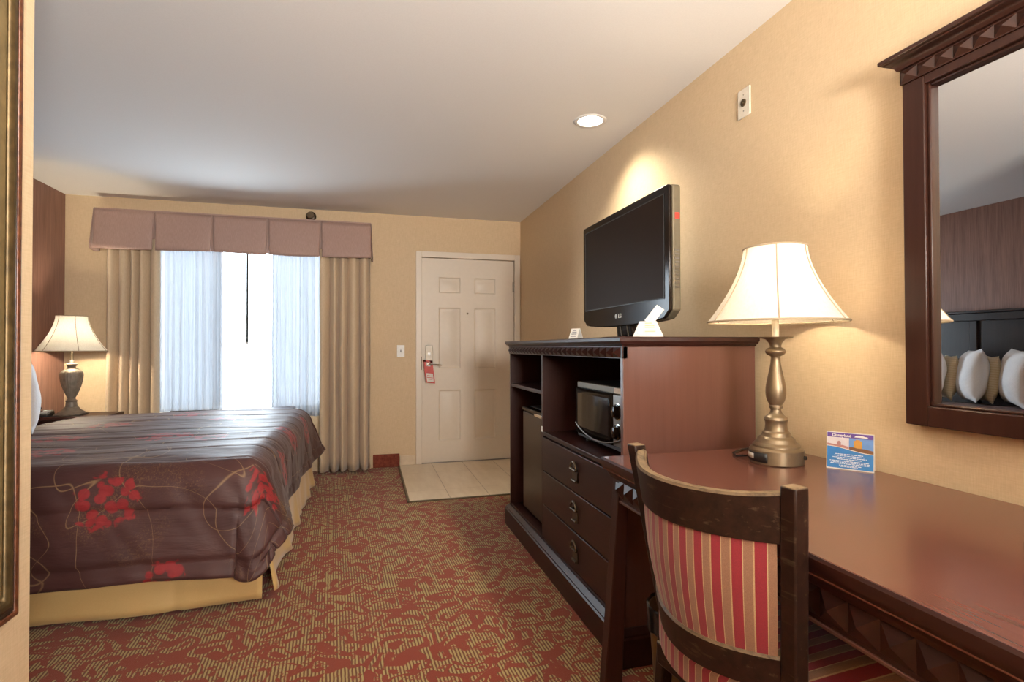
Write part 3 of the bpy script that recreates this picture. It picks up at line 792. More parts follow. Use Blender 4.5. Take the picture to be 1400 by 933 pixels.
def shade_parts(parent, r_top, r_bot, z0, z1, ribs, rot, mat):
    n = 20; prof = []
    for i in range(n+1):
        v = i/n; prof.append((r_bot + (r_top-r_bot)*(1-(1-v)**1.62), z0+(z1-z0)*v))
    sh = MB().lathe(prof, 72, cap=False)
    so = obj('lamp_shade', sh, mat, parent, smooth=60, recalc=False)
    for (r_, z_, t_) in ((prof[0][0], z0, .0035), (prof[-1][0], z1, .003)):
        tr = MB()
        tr.tube([(r_*math.cos(2*PI*i/72), r_*math.sin(2*PI*i/72), z_) for i in range(72)], t_, 6, closed=True)
        obj('shade_rim', tr, M['shade_trim'], so)
    for k in range(ribs):
        a = rot + 2*PI*k/ribs
        obj('shade_rib', MB().tube([((r_+.001)*math.cos(a), (r_+.001)*math.sin(a), z_) for r_, z_ in prof], .0022, 6), M['shade_trim'], so)
    return prof
def bulb_parts(parent, z, power, rad, wz):
    obj('bulb', MB().lathe([(.012, z-.055), (.014, z-.04), (.026, z-.015), (.030, z+.005), (.024, z+.024), (.008, z+.033)], 20), M['bulb'], parent)
    ha = MB().tube([(0.02, 0, z-.058), (.055, 0, z-.02), (.055, 0, z+.05), (0, 0, z+.12), (-.055, 0, z+.05), (-.055, 0, z-.02), (-.02, 0, z-.058)], .002, 6)
    obj('harp', ha, M['brass_lamp'], parent)
    ld = bpy.data.lights.new('lamp_glow', 'POINT'); ld.energy = power; ld.color = (1, .84, .60); ld.shadow_soft_size = .034
    lo = bpy.data.objects.new('lamp_glow', ld); C.objects.link(lo); lo.parent = parent; lo.location = (0, 0, z+wz)
    lo.visible_camera = False
    return lo
bln = thing('table_lamp', 'table lamp with fluted urn base on the nightstand', 'lamp', (-2.216, 4.90, .633))
k_ = .001085
pr = [(.088,0),(.090,.012),(.082,.022),(.070,.030),(.056,.040),(.048,.056),(.040,.062),(.036,.085),(.034,.100),(.040,.108),(.028,.118),(.024,.128),(.034,.150),(.050,.19),(.062,.23),(.070,.27),(.074,.305),(.072,.325),(.062,.342),(.046,.352),(.028,.362),(.024,.372),(.036,.388),(.036,.394),(.020,.402),(.015,.42),(.011,.424)]
obj('base', MB().lathe(pr[:12], 48), M['urn'], bln); obj('collar', MB().lathe(pr[20:], 32), M['urn'], bln)
obj('urn', MB().lathe(pr[11:21], 96, flute=(1, 7, 24, .045)), M['urn'], bln, smooth=60)
obj('stem', MB().lathe([(.009, .424), (.009, .55)], 16), M['brass_lamp'], bln)
obj('foot', MB().box(-.085, -.085, -.0, .085, .085, .0118), M['urn'], bln, bevel=.008)
shade_parts(bln, .100, .222, .495, .765, 6, R(65), mk_shade('white lamp shade cloth', .085))
bulb_parts(bln, .60, 105, .03, .0)
obj('finial', MB().lathe([(.003, .715), (.008, .725), (.008, .745), (.004, .757)], 12), M['brass_lamp'], bln)

# ------------------------------------------------------------------ dresser (television and fridge unit)
FX, BX, Y0, Y1, ZT = .900, 1.470, 1.770, 3.370, 1.185
ds = thing('dresser', 'tall dark cherry dresser with fridge and microwave bays', 'dresser', (1.185, 2.57, 0))
def dl(x, y, z): return (x-1.185, y-2.57, z)
def dbox(mb, x0, y0, z0, x1, y1, z1): return mb.box(*dl(x0, y0, z0), *dl(x1, y1, z1))
YD = 2.700           # centre divider
th = .022
ZB = .130            # plinth
side = MB(); dbox(side, FX, Y0, ZB, BX, Y0+th, 1.152); s1 = obj('side_panel', side, M['wood_lit'], ds, bevel=.002)  # near side carries the lamp light in its lighter wood
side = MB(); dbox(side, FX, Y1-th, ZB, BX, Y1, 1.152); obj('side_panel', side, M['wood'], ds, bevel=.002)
mb = MB(); dbox(mb, FX+.002, YD, ZB, BX-.012, YD+th, 1.152); obj('divider', mb, M['wood'], ds, bevel=.002)
mb = MB(); dbox(mb, BX-.012, Y0+th, ZB, BX, Y1-th, 1.152); obj('back_panel', mb, M['wood'], ds)
mb = MB(); dbox(mb, FX+.004, Y0+th, .680, BX-.012, YD, .702); obj('shelf', mb, M['wood_y'], ds, bevel=.003)
mb = MB(); dbox(mb, FX+.004, YD+th, .895, BX-.012, Y1-th, .917); obj('shelf', mb, M['wood_y'], ds, bevel=.003)
mb = MB(); dbox(mb, FX+.004, Y0+th, ZB, BX-.012, Y1-th, ZB+.012); obj('bottom_panel', mb, M['wood_y'], ds)
# plinth with a moulded top edge
mb = MB()
def frame_prof(x0, y0, y1, prof):   # profile (out, z) mitred round the front and the two ends
    def st(i):
        out = []
        for (d, z) in prof:
            p = [(BX, y0-d), (x0-d, y0-d), (x0-d, y1+d), (BX, y1+d)][i]
            out.append(dl(p[0], p[1], z))
        return out
    return st
mb.sweep(4, frame_prof(FX, Y0, Y1, [(.028, .0), (.028, .100), (.022, .106), (.022, .112), (.010, .124), (.004, ZB), (-.02, ZB), (-.02, 0)]))
obj('plinth', mb, M['wood_y'], ds, smooth=25)
# frieze of pyramid studs and the moulded top
mb = MB(); dbox(mb, FX-.004, Y0, 1.108, FX+.018, Y1, 1.152)
n_ = 26; mb.studs(dl(FX-.0042, Y0+.010, 1.110), (0,1,0), (0,0,1), (-1,0,0), n_, (Y1-Y0-.02)/n_, .040, .016)
obj('stud_frieze', mb, M['wood_y'], ds, smooth=0)
mb = MB()
mb.sweep(4, frame_prof(FX, Y0, Y1, [(.004, 1.152), (.008, 1.158), (.018, 1.163), (.022, 1.170), (.026, 1.172), (.026, 1.184), (.022, 1.188), (-.05, 1.188), (-.05, 1.152)]))
dbox(mb, FX+.045, Y0+.045, 1.152, BX, Y1-.045, 1.188)
tp_ = obj('top', mb, M['wood_y'], ds, smooth=25)
# drawers
mb = MB(); dbox(mb, FX+.020, Y0+th, .142, FX+.030, YD, .68)
obj('drawer_backing', mb, M['head_wood'], ds, smooth=0)
ZS = [.144, .320, .497, .676]
for k in range(3):
    mb = MB(); dbox(mb, FX, Y0+th+.003, ZS[k]+.0025, FX+.019, YD-.003, ZS[k+1]-.0025)
    d_ = obj('drawer', mb, M['wood_y'], ds, bevel=.003)
    zc = (ZS[k]+ZS[k+1])/2 + .012; yc = (Y0+YD)/2
    hp_ = MB()
    # arched bail pull with a hinge bar on a square back plate
    hp_.box(*dl(FX-.004, yc-.030, zc-.052), *dl(FX-.0002, yc+.030, zc-.006))
    arc = [(FX-.012, yc+.032*math.cos(a), zc+.004+.034*math.sin(a)) for a in [PI*i/14 for i in range(15)]]
    hp_.tube([dl(*p) for p in arc], .0048, 8)
    hp_.tube([dl(FX-.012, yc+.032, zc+.004), dl(FX-.012, yc-.032, zc+.004)], .0055, 8)
    for s_ in (-1, 1): hp_.tube([dl(FX, yc+s_*.02, zc+.004), dl(FX-.013, yc+s_*.02, zc+.004)], .006, 8)
    hp_.tube([dl(FX-.009, yc-.024, zc-.046), dl(FX-.009, yc+.024, zc-.046)], .005, 8)
    hh = obj('bail_pull', hp_, M['bronze'], d_); hh['label'] = 'antique bronze bail pull'
# small white magnet catch by the fridge
mb = MB(); dbox(mb, FX-.002, YD+.004, .700, FX+.0015, YD+.016, .728); obj('door_catch', mb, M['white_plastic'], ds)

# ------------------------------------------------------------------ mini fridge in the left bay
fg = thing('mini_fridge', 'dark bronze mini fridge inside the dresser lower bay', 'fridge', (1.2, 2.965, ZB+.0125))
def fl(x, y, z): return (x-1.2, y-2.965, z-ZB-.0125)
fy0, fy1, fz0, fz1 = YD+th+.008, 3.205, .150, .785
obj('body', MB().box(*fl(.985, fy0+.004, fz0), *fl(1.40, fy1-.004, fz1)), M['black'], fg, bevel=.006)
fd = obj('door', MB().box(*fl(.940, fy0, fz0+.012), *fl(.983, fy1, fz1-.028)), M['fridge'], fg, bevel=.010, seg=3)
obj('door_top_trim', MB().box(*fl(.934, fy0, fz1-.027), *fl(.983, fy1, fz1-.002)), M['black_gloss'], fg, bevel=.006)
obj('handle_recess', MB().box(*fl(.926, fy0+.03, fz1-.034), *fl(.936, fy0+.2, fz1-.014)), M['chrome'], fd, bevel=.004)
obj('badge', MB().box(*fl(.9385, 2.86, .700), *fl(.9398, 2.90, .708)), M['bronze'], fd)
for y in (fy0+.05, fy1-.05):
    for x in (1.0, 1.36): obj('foot', MB().lathe([(.014, 0), (.014, .008)], 12, fl(x, y, ZB+.0125)), M['black'], fg)

# ------------------------------------------------------------------ microwave
mw = thing('microwave', 'small dark microwave oven inside the open dresser bay', 'microwave', (1.2, 2.16, .7022))
mx, my0, my1, mz0, mz1 = .985, 1.925, 2.435, .722, .985
def ml(x, y, z): return (x-1.2, y-2.16, z-.7022)
obj('body', MB().box(*ml(mx+.022, my0, mz0), *ml(1.36, my1, mz1)), M['black'], mw, bevel=.005)
obj('top_trim', MB().box(*ml(mx+.008, my0, mz1-.030), *ml(mx+.0215, my1, mz1-.001)), M['bronze_plastic'], mw, bevel=.003)
dm = MB()
yk = my0+.112            # control panel / door split
def wpro(u, v):          # bowed door front
    return ml(mx + .012*(2*u-1)**2*.6, yk+.004+(my1-yk-.004)*u, mz0+.018+(mz1-mz0-.050)*v)
dm.grid(17, 5, wpro)
dd = obj('door', dm, M['black_gloss'], mw, solid=.014, recalc=False)
wm = MB().grid(17, 4, lambda u, v: Vector(wpro(.07+.86*u, .16+.74*v)) + Vector((-.0085, 0, 0)))
wo = obj('window', wm, plain('smoked glass', (.05, .045, .04), .08, .3), dd, recalc=False)
obj('chrome_strip', MB().tube([ml(mx-.004 + .012*(2*u-1)**2*.6 - .006, my0+.004+(my1-my0-.008)*u, mz0+.062-.046*math.sin(PI*u)**.8) for u in [i/24 for i in range(25)]], .0035, 6), M['steel_dark'], dd)
cp = obj('control_panel', MB().box(*ml(mx+.004, my0+.003, mz0+.018), *ml(mx+.0215, yk, mz1-.032)), M['steel_dark'], mw, bevel=.003)
for z in (.80, .885):
    def disc(pr): 
        kb = MB().lathe(pr, 28, (0, 0, 0), ax='X'); bmesh.ops.translate(kb.bm, verts=kb.bm.verts, vec=(-1.2, (my0+yk)/2+.012-2.16, z-.7022)); return kb
    kk = obj('knob', disc([(.031, mx+.0038), (.031, mx-.004), (.024, mx-.005), (.022, mx-.018), (.020, mx-.019)]), M['black_gloss'], cp)
    obj('knob_ring', disc([(.035, mx+.0039), (.035, mx+.001), (.0312, mx+.0005), (.0312, mx+.0039)]), M['chrome'], kk)
obj('label_sticker', MB().box(*ml(mx+.0068, my0+.014, mz1-.027), *ml(mx+.0079, yk-.004, mz1-.005)), M['paper'], mw)
obj('base_trim', MB().box(*ml(mx+.010, my0, mz0), *ml(mx+.0215, my1, mz0+.017)), M['black'], mw, bevel=.002)
for y in (my0+.05, my1-.05):
    for x in (1.03, 1.32): obj('foot', MB().lathe([(.012, .0), (.012, .0195)], 12, ml(x, y, .7022)), M['black'], mw)

# ------------------------------------------------------------------ television
tv = thing('television', 'flat black television on stand on the dresser top', 'television', (1.20, 2.245, 1.1882))
def tvl(x, y, z): return (x-1.20, y-2.245, z-1.1882)
ty0, ty1, tz0, tz1, tx = 1.822, 2.668, 1.245, 1.785, 1.134
def tv_outline(ins=0, chin=1):
    pts = []
    def corner(cy, cz, r_, a0, a1):
        for i in range(7):
            a = R(a0+(a1-a0)*i/6); pts.append((cy+(r_)*math.cos(a), cz+(r_)*math.sin(a)))
    y0, y1, z1 = ty0+ins, ty1-ins, tz1-ins
    r1 = max(.004, .016-ins)
    corner(y1-r1, z1-r1, r1, 0, 90); corner(y0+r1, z1-r1, r1, 90, 180)
    for i in range(21):
        u = i/20; y = y0+(y1-y0)*u; e_ = abs(2*u-1)
        pts.append((y, tz0 + ins + .018*e_**2 + .030*max(0, (e_-.86)/.14)**2.2))
    return pts
out = tv_outline()
hs = MB().prism([tvl(tx+.006, y, z) for y, z in out], (.036, 0, 0))
obj('housing', hs, M['bronze_plastic'], tv, bevel=.006, smooth=25)
sy0, sy1, sz0, sz1 = ty0+.038, ty1-.038, tz0+.098, tz1-.036
bz = MB()
n_ = len(out); inn = []
# bezel ring: outline -> screen opening
bzf = MB().prism([tvl(tx-.010, y, z) for y, z in tv_outline(.001)], (.0155, 0, 0))
obj('bezel', bzf, M['black_gloss'], tv, bevel=.004, smooth=25)
obj('screen', MB().box(*tvl(tx-.0115, sy0, sz0), *tvl(tx-.0102, sy1, sz1)), M['screen'], tv)
se = MB()
for (a0, b0, a1, b1) in ((sy0-.004, sz0-.004, sy1+.004, sz0), (sy0-.004, sz1, sy1+.004, sz1+.004), (sy0-.004, sz0, sy0, sz1), (sy1, sz0, sy1+.004, sz1)): se.box(*tvl(tx-.0125, a0, b0), *tvl(tx-.0101, a1, b1))
obj('screen_edge', se, M['black'], tv)
bk_ = MB().hexa([tvl(tx+.0425, ty0+.06, tz0+.05), tvl(tx+.085, ty0+.16, tz0+.09), tvl(tx+.085, ty1-.16, tz0+.09), tvl(tx+.0425, ty1-.06, tz0+.05)], [tvl(tx+.0425, ty0+.06, tz1-.05), tvl(tx+.085, ty0+.16, tz1-.12), tvl(tx+.085, ty1-.16, tz1-.12), tvl(tx+.0425, ty1-.06, tz1-.05)])
obj('back_cover', bk_, M['black'], tv, bevel=.004)
lg = text_mesh('LG', .026, (0,-1,0), (0,0,1), tvl(tx-.0108, 2.245+.010, tz0+.040), True)
obj('logo', lg, M['white_plastic'], tv, smooth=0)
lc = MB().lathe([(.011, tx-.0112), (.011, tx-.0102)], 20, ax='X'); bmesh.ops.translate(lc.bm, verts=lc.bm.verts, vec=(-1.20, 2.278-2.245, tz0+.049-1.1882))
obj('logo', lc, M['nickel'], tv)
vs = MB()
for k in range(10): vs.box(*tvl(tx+.014, ty0-.003, 1.38+k*.016), *tvl(tx+.034, ty0+.001, 1.386+k*.016))
obj('side_buttons', vs, M['steel_dark'], tv)
st_ = obj('sticker', MB().box(*tvl(tx+.016, ty0-.0018, 1.648), *tvl(tx+.036, ty0+.0005, 1.672)), M['red'], tv); st_['label'] = 'small red sticker'
nk = MB().hexa([tvl(1.150, 2.165, 1.1975), tvl(1.205, 2.165, 1.1975), tvl(1.205, 2.325, 1.1975), tvl(1.150, 2.325, 1.1975)], [tvl(1.142, 2.175, 1.262), tvl(1.188, 2.175, 1.262), tvl(1.188, 2.315, 1.262), tvl(1.142, 2.315, 1.262)])
obj('stand_neck', nk, M['black_gloss'], tv, bevel=.008)
for y in (2.20, 2.265): obj('neck_trim', MB().hexa([tvl(1.1485, y, 1.1985), tvl(1.152, y, 1.1985), tvl(1.152, y+.010, 1.1985), tvl(1.1485, y+.010, 1.1985)], [tvl(1.1395, y, 1.25), tvl(1.144, y, 1.25), tvl(1.144, y+.010, 1.25), tvl(1.1395, y+.010, 1.25)]), M['bronze'], tv)
obj('stand_base', MB().prism([tvl(1.18+.115*math.cos(a), 2.245+.23*math.sin(a), 1.1884) for a in [2*PI*i/40 for i in range(40)]], (0, 0, .009)), M['black_gloss'], tv, bevel=.004)

# paper cards on the dresser top
c1 = thing('tent_card', 'small white tent card alone on the far dresser top', 'card', (.965, 2.42, 1.1884), R(28))
a_ = MB()
a_.hexa([(-.004,-.026,0),(-.002,-.026,0),(-.002,.026,0),(-.004,.026,0)], [(.018,-.026,.052),(.020,-.026,.052),(.020,.026,.052),(.018,.026,.052)])
a_.hexa([(.044,-.026,0),(.046,-.026,0),(.046,.026,0),(.044,.026,0)], [(.0205,-.026,.052),(.0225,-.026,.052),(.0225,.026,.052),(.0205,.026,.052)])
obj('card', a_, M['paper'], c1, smooth=0)
pi_ = MB()
for z, w_ in ((.040, .010), (.032, .014), (.023, .016), (.012, .018)): pi_.hexa([(-.0046+z*.423, -w_, z), (-.0042+z*.423, -w_, z), (-.0042+z*.423, w_, z), (-.0046+z*.423, w_, z)], [(-.0046+(z+.004)*.423, -w_, z+.004), (-.0042+(z+.004)*.423, -w_, z+.004), (-.0042+(z+.004)*.423, w_, z+.004), (-.0046+(z+.004)*.423, w_, z+.004)])
obj('print_line', pi_, M['ink'], c1, smooth=0)
c2 = thing('card_holder', 'white trapezoid paper stand in front of television on dresser', 'card stand', (1.06, 1.872, 1.1884), R(-29))
def trap(mb, w0, w1, h, y, lean, t=.0015):
    mb.hexa([(-w0/2,y,0),(w0/2,y,0),(w0/2,y+t,0),(-w0/2,y+t,0)], [(-w1/2,y+lean,h),(w1/2,y+lean,h),(w1/2,y+lean+t,h),(-w1/2,y+lean+t,h)]); return mb
hd = MB(); trap(hd, .118, .064, .062, -.02, .016); trap(hd, .118, .064, .062, .02, -.016); 
for x in (-.030, .030): hd.box(x-.001, -.003, 0, x+.001, .003, .055)
obj('stand', hd, M['paper'], c2, smooth=0)
bd = MB()
for z, w_ in ((.052, .014), (.043, .024), (.036, .024), (.020, .028)):
    y_ = -.0206 + .016*z/.062
    bd.hexa([(-.012,y_-.0006,z),(w_,y_-.0006,z),(w_,y_+.0002,z),(-.012,y_+.0002,z)], [(-.012,y_-.0006+.001,z+.004),(w_,y_-.0006+.001,z+.004),(w_,y_+.0012,z+.004),(-.012,y_+.0012,z+.004)])
obj('print_line', bd, M['beige_ink'], c2, smooth=0)
bd = MB(); bd.hexa([(-.045,-.0196,.010),(-.020,-.0196,.010),(-.020,-.0176,.010),(-.045,-.0176,.010)], [(-.028,-.0086,.050),(-.018,-.0086,.050),(-.018,-.0066,.050),(-.028,-.0066,.050)])
obj('print_block', bd, M['pale_blue_ink'], c2, smooth=0)
# the tilted leaflet slotted in the stand
lf = MB()
def tilt(x, z, y): a = R(38); return (.0 + x*math.cos(a)+z*math.sin(a), y, .052 - x*math.sin(a)*.9 + z*math.cos(a))
def tq(x0, z0, x1, z1, y0, y1): return [tilt(x0,z0,y0), tilt(x1,z0,y0), tilt(x1,z0,y1), tilt(x0,z0,y1)], [tilt(x0,z1,y0), tilt(x1,z1,y0), tilt(x1,z1,y1), tilt(x0,z1,y1)]
lf.hexa(*tq(-.020, .004, .016, .080, -.0012, .0012))
obj('leaflet', lf, M['paper'], c2, smooth=0)
lf = MB().hexa(*tq(-.008, .012, .013, .066, -.0019, -.0013)); obj('leaflet_print', lf, M['pale_blue_ink'], c2, smooth=0)

# ------------------------------------------------------------------ desk
ZD, DF, DB, DY0, DY1 = .770, .782, 1.505, .22, 1.713
dk = thing('desk', 'long cherry desk with studded apron along the right wall', 'desk', (1.15, .97, 0))
def kl(x, y, z): return (x-1.15, y-.97, z)
prof = [(.0, ZD-.006), (-.004, ZD-.0005), (-.0058, ZD-.0005), (-.007, ZD-.006), (-.06, ZD-.006), (-.06, ZD-.045), (-.030, ZD-.068), (-.024, ZD-.060), (-.018, ZD-.048), (-.008, ZD-.040), (-.003, ZD-.030), (.0, ZD-.022)]
def ring_st(pr_):
    def st(i):
        out = []
        for d, z in pr_:
            p = [(DB, DY0-d), (DF-d, DY0-d), (DF-d, DY1+d), (DB, DY1+d)][i]
            out.append(kl(*p, z))
        return out
    return st
mb = MB().sweep(4, ring_st(prof)); obj('edge_moulding', mb, M['wood_y'], dk, smooth=35)
mb = MB().box(*kl(DF+.006, DY0+.006, ZD-.040), *kl(DB, DY1-.006, ZD)); obj('desktop', mb, M['desktop'], dk, bevel=.0015)
AX = .824
mb = MB().box(*kl(AX, DY0+.05, .632), *kl(AX+.022, DY1-.036, ZD-.0685+.0))
n_ = int((DY1-DY0-.09)/.061); mb.studs(kl(AX-.0003, DY1-.036-n_*.061, .640), (0,1,0), (0,0,1), (-1,0,0), n_, .061, .057, .017)
obj('front_apron', mb, M['wood_y'], dk, smooth=0)
mb = MB().box(*kl(AX-.004, DY0+.05, .6235), *kl(AX+.024, DY1-.034, .6315)); obj('apron_bead', mb, M['wood_lit'], dk, bevel=.002)  # lighter wood paints in the bottom edge catching light
for y0 in (DY1-.052, DY0+.035): obj('side_apron', MB().box(*kl(AX+.05, y0, .63), *kl(DB-.05, y0+.02, ZD-.045)), M['wood_x'], dk, bevel=.002)
obj('back_apron', MB().box(*kl(DB-.03, DY0+.09, .55), *kl(DB-.012, DY1-.09, ZD-.045)), M['wood_y'], dk, bevel=.002)
def desk_leg(x0, x1, y0, y1, flare_x, flare_y):
    zs = [0, .12, .30, .5, ZD-.069]; mbk = MB(); pts = []
    for z in zs:
        f_ = (1-z/(ZD-.069))**1.15
        fx, fy = flare_x*f_, flare_y*f_
        pts.append((min(x0, x0+fx), max(x1, x1+fx*.45 if fx > 0 else x1), y0 + min(0, fy), y1 + max(0, fy), z, fx))
    def st(i):
        a, b_, c_, d_, z, fx = pts[i]
        xx1 = x1 + fx*.55 if fx < 0 else x1+fx
        xx0 = x0 + fx if fx < 0 else x0 + fx*.42
        return [kl(xx0, c_, z), kl(xx1, c_, z), kl(xx1, d_, z), kl(xx0, d_, z)]
    return mbk.sweep(len(zs), st)
obj('leg', desk_leg(AX-.004, AX+.036, DY1-.066, DY1-.022, -.056, 0), M['wood'], dk, bevel=.003, smooth=40)
obj('leg', desk_leg(AX-.004, AX+.036, DY0+.022, DY0+.066, -.056, 0), M['wood'], dk, bevel=.003, smooth=40)
obj('leg', desk_leg(DB-.06, DB-.01, DY1-.075, DY1-.022, -.02, 0), M['wood'], dk, bevel=.003, smooth=40)
obj('leg', desk_leg(DB-.06, DB-.01, DY0+.022, DY0+.075, -.02, 0), M['wood'], dk, bevel=.003, smooth=40)

# desk lamp with power base
LXD, LYD = 1.300, 1.470
dlp = thing('table_lamp', 'brass table lamp with bell shade and power base on desk', 'lamp', (LXD, LYD, ZD+.0005))
pr = [(.080,.0),(.082,.003),(.082,.044),(.079,.048),(.072,.052),(.0715,.058),(.066,.064),(.062,.066),(.058,.072),(.056,.078),(.050,.084),(.046,.086),(.043,.092),(.042,.098),(.036,.104),(.034,.110),(.033,.125),(.034,.134),(.037,.140),(.034,.148),(.026,.154),(.019,.162),(.016,.170),(.016,.174),(.021,.178),(.021,.184),(.019,.188),(.026,.200),(.030,.214),(.0315,.228),(.031,.244),(.028,.262),(.024,.282),(.019,.305),(.0155,.325),(.014,.342),(.0155,.348),(.026,.354),(.031,.361),(.031,.366),(.026,.373),(.018,.377),(.017,.381),(.020,.392),(.030,.404),(.052,.4095),(.053,.412),(.030,.412),(.012,.4125)]
obj('base', MB().lathe(pr[:26], 56), M['brass_lamp'], dlp, smooth=24)
obj('column', MB().lathe(pr[25:], 48), M['brass_lamp'], dlp, smooth=50)
obj('candle_sleeve', MB().lathe([(.011, .412), (.011, .535)], 20), plain('ivory sleeve', (.72, .62, .45), .5), dlp)
def arcplate(a0, a1, z0, z1, r_):
    mbk = MB(); n = 10
    mbk.grid(n, 2, lambda u, v: ((r_)*math.cos(a0+(a1-a0)*u), (r_)*math.sin(a0+(a1-a0)*u), z0+(z1-z0)*v)); return mbk
to_cam = math.atan2(-LYD, -LXD)
ob_ = obj('outlet_module', arcplate(to_cam-R(88), to_cam-R(18), .008, .038, .0828), M['black'], dlp, solid=.002, recalc=False); ob_['label'] = 'black outlet and charging module'
obj('charging_label', arcplate(to_cam-R(84), to_cam-R(52), .016, .032, .0842), M['paper'], ob_, solid=.0006, recalc=False)
sw = MB().lathe([(.006, 0), (.006, .007), (.004, .009)], 12, (0, 0, 0), ax='X'); a = to_cam+R(76)
so_ = obj('switch_knob', sw, M['black'], dlp); so_.location = (.082*math.cos(a), .082*math.sin(a), .024); so_.rotation_euler = (0, 0, a)
shade_parts(dlp, .096, .211, .462, .705, 6, to_cam+R(3), M['shade'])
bulb_parts(dlp, .590, 28, .03, 0)
obj('finial', MB().lathe([(.003, .665), (.008, .672), (.008, .688), (.003, .699)], 12), M['brass_lamp'], dlp)
tag(obj('lamp_cord', MB().tube([(1.235, 1.527, .784), (1.225, 1.57, .775), (1.25, 1.62, .7745), (1.32, 1.665, .7745), (1.40, 1.69, .7745), (1.47, 1.70, .7745), (1.507, 1.702, .774), (1.513, 1.705, .72), (1.513, 1.71, .45)], .0035, 8), M['cable']), 'black lamp cord running from lamp base towards the dresser', 'cord')

# tent calendar card: blue print with two photographs
cax, cay, cbx, cby = 1.392, 1.362, 1.466, 1.261
w_ = math.hypot(cbx-cax, cby-cay); rz = math.atan2(cby-cay, cbx-cax)
cd = thing('tent_card', 'blue printed tent card standing on the desk beside the lamp', 'card', ((cax+cbx)/2, (cay+cby)/2, ZD+.0003), rz)
hh_ = .112; lean = .016
def cp3(x, z, o=0.0): # point on the front face, o = proud of it
    return (x, lean*z/hh_ - o, z)
b_ = MB(); hw = w_/2
b_.hexa([(-hw,0,0),(hw,0,0),(hw,.0016,0),(-hw,.0016,0)], [(-hw,lean,hh_),(hw,lean,hh_),(hw,lean+.0016,hh_),(-hw,lean+.0016,hh_)])
b_.hexa([(-hw,.038,0),(hw,.038,0),(hw,.0396,0),(-hw,.0396,0)], [(-hw,lean+.0017,hh_),(hw,lean+.0017,hh_),(hw,lean+.0033,hh_),(-hw,lean+.0033,hh_)])
obj('card', b_, M['paper'], cd, smooth=0)
pc = {k: plain('print '+k, c_, .4) for k, c_ in dict(blue=(.03, .20, .52), violet=(.10, .045, .26), sky=(.13, .28, .60), haze=(.66, .62, .66), rose=(.40, .20, .20), amber=(.55, .27, .05), brown=(.16, .07, .03), pale=(.70, .78, .86)).items()}
def flat(mb, pts, o): mb.poly([cp3(x*hw, z*hh_, o) for x, z in pts]); return mb
sheet = obj('print_sheet', flat(MB(), [(-.97,.03),(.97,.03),(.97,.985),(-.97,.985)], .0003), pc['blue'], cd, smooth=0)
obj('banner', flat(MB(), [(-.97,.86),(.97,.86),(.97,.985),(-.97,.985)], .0006), pc['violet'], cd, smooth=0)
wave = [(.97-1.94*i/12, .46+.15*(.5-.5*math.cos(PI*i/12))) for i in range(13)]
obj('photograph', flat(MB(), [(-.97,.86)] + [(x, z) for x, z in wave[::-1] if x <= -.05] + [(-.04,.55),(-.04,.86)], .0006), pc['haze'], cd, smooth=0)
obj('photograph', flat(MB(), [(-.03,.86),(-.03,.54)] + [(x, z) for x, z in wave[::-1] if x > .0] + [(.97,.86)], .0006), pc['sky'], cd, smooth=0)
bl_ = MB(); flat(bl_, [(.16,.56),(.50,.54),(.50,.80),(.42,.80),(.42,.83),(.24,.83),(.24,.80),(.16,.80)], .0009)
obj('printed_building', bl_, pc['amber'], cd, smooth=0)
bl_ = MB(); flat(bl_, [(-.03,.55),(.2,.52),(.5,.48),(.97,.462),(.97,.56),(.6,.60),(.3,.60),(.1,.63),(-.03,.62)], .0010)
obj('printed_trees', bl_, pc['brown'], cd, smooth=0)
bl_ = MB(); flat(bl_, [(-.97,.62),(-.5,.60),(-.05,.56),(-.05,.62),(-.3,.66),(-.6,.66),(-.97,.69)], .0009); flat(bl_, [(-.55,.66),(-.38,.66),(-.38,.74),(-.46,.77),(-.55,.74)], .0009)
obj('printed_garden', bl_, pc['rose'], cd, smooth=0)
wl_ = MB()
for i in range(12): flat(wl_, [(wave[i+1][0], wave[i+1][1]-.0), wave[i], (wave[i][0], wave[i][1]+.018), (wave[i+1][0], wave[i+1][1]+.018)], .0012)
obj('white_wave', wl_, M['paper'], cd, smooth=0)
for z, x0, x1 in ((.40,-.62,.55),(.355,-.66,.6),(.31,-.74,.70),(.265,-.55,.5),(.215,-.85,.80),(.18,-.80,.84),(.145,-.82,.8),(.10,-.45,.5),(.07,-.40,.35)):
    tl_ = MB(); x = x0; rr = random.Random(int(z*1000))
    while x < x1:
        e_ = min(x1, x+rr.uniform(.05, .16)); flat(tl_, [(x,z),(e_,z),(e_,z+.020),(x,z+.020)], .0007); x = e_+.022
    obj('text_line', tl_, pc['pale'], cd, smooth=0)
slope_up = Vector((0, lean, hh_)).normalized()
t_ = text_mesh('Disneyland', .0115, (1,0,0), slope_up, cp3(-.76*hw, .885*hh_, .0010), True); obj('lettering', t_, M['white_plastic'], cd, smooth=0)
tl_ = MB(); flat(tl_, [(.18,.895),(.70,.885),(.76,.91),(.62,.925),(.50,.945),(.26,.94)], .0009); obj('lettering', tl_, M['white_plastic'], cd, smooth=0)

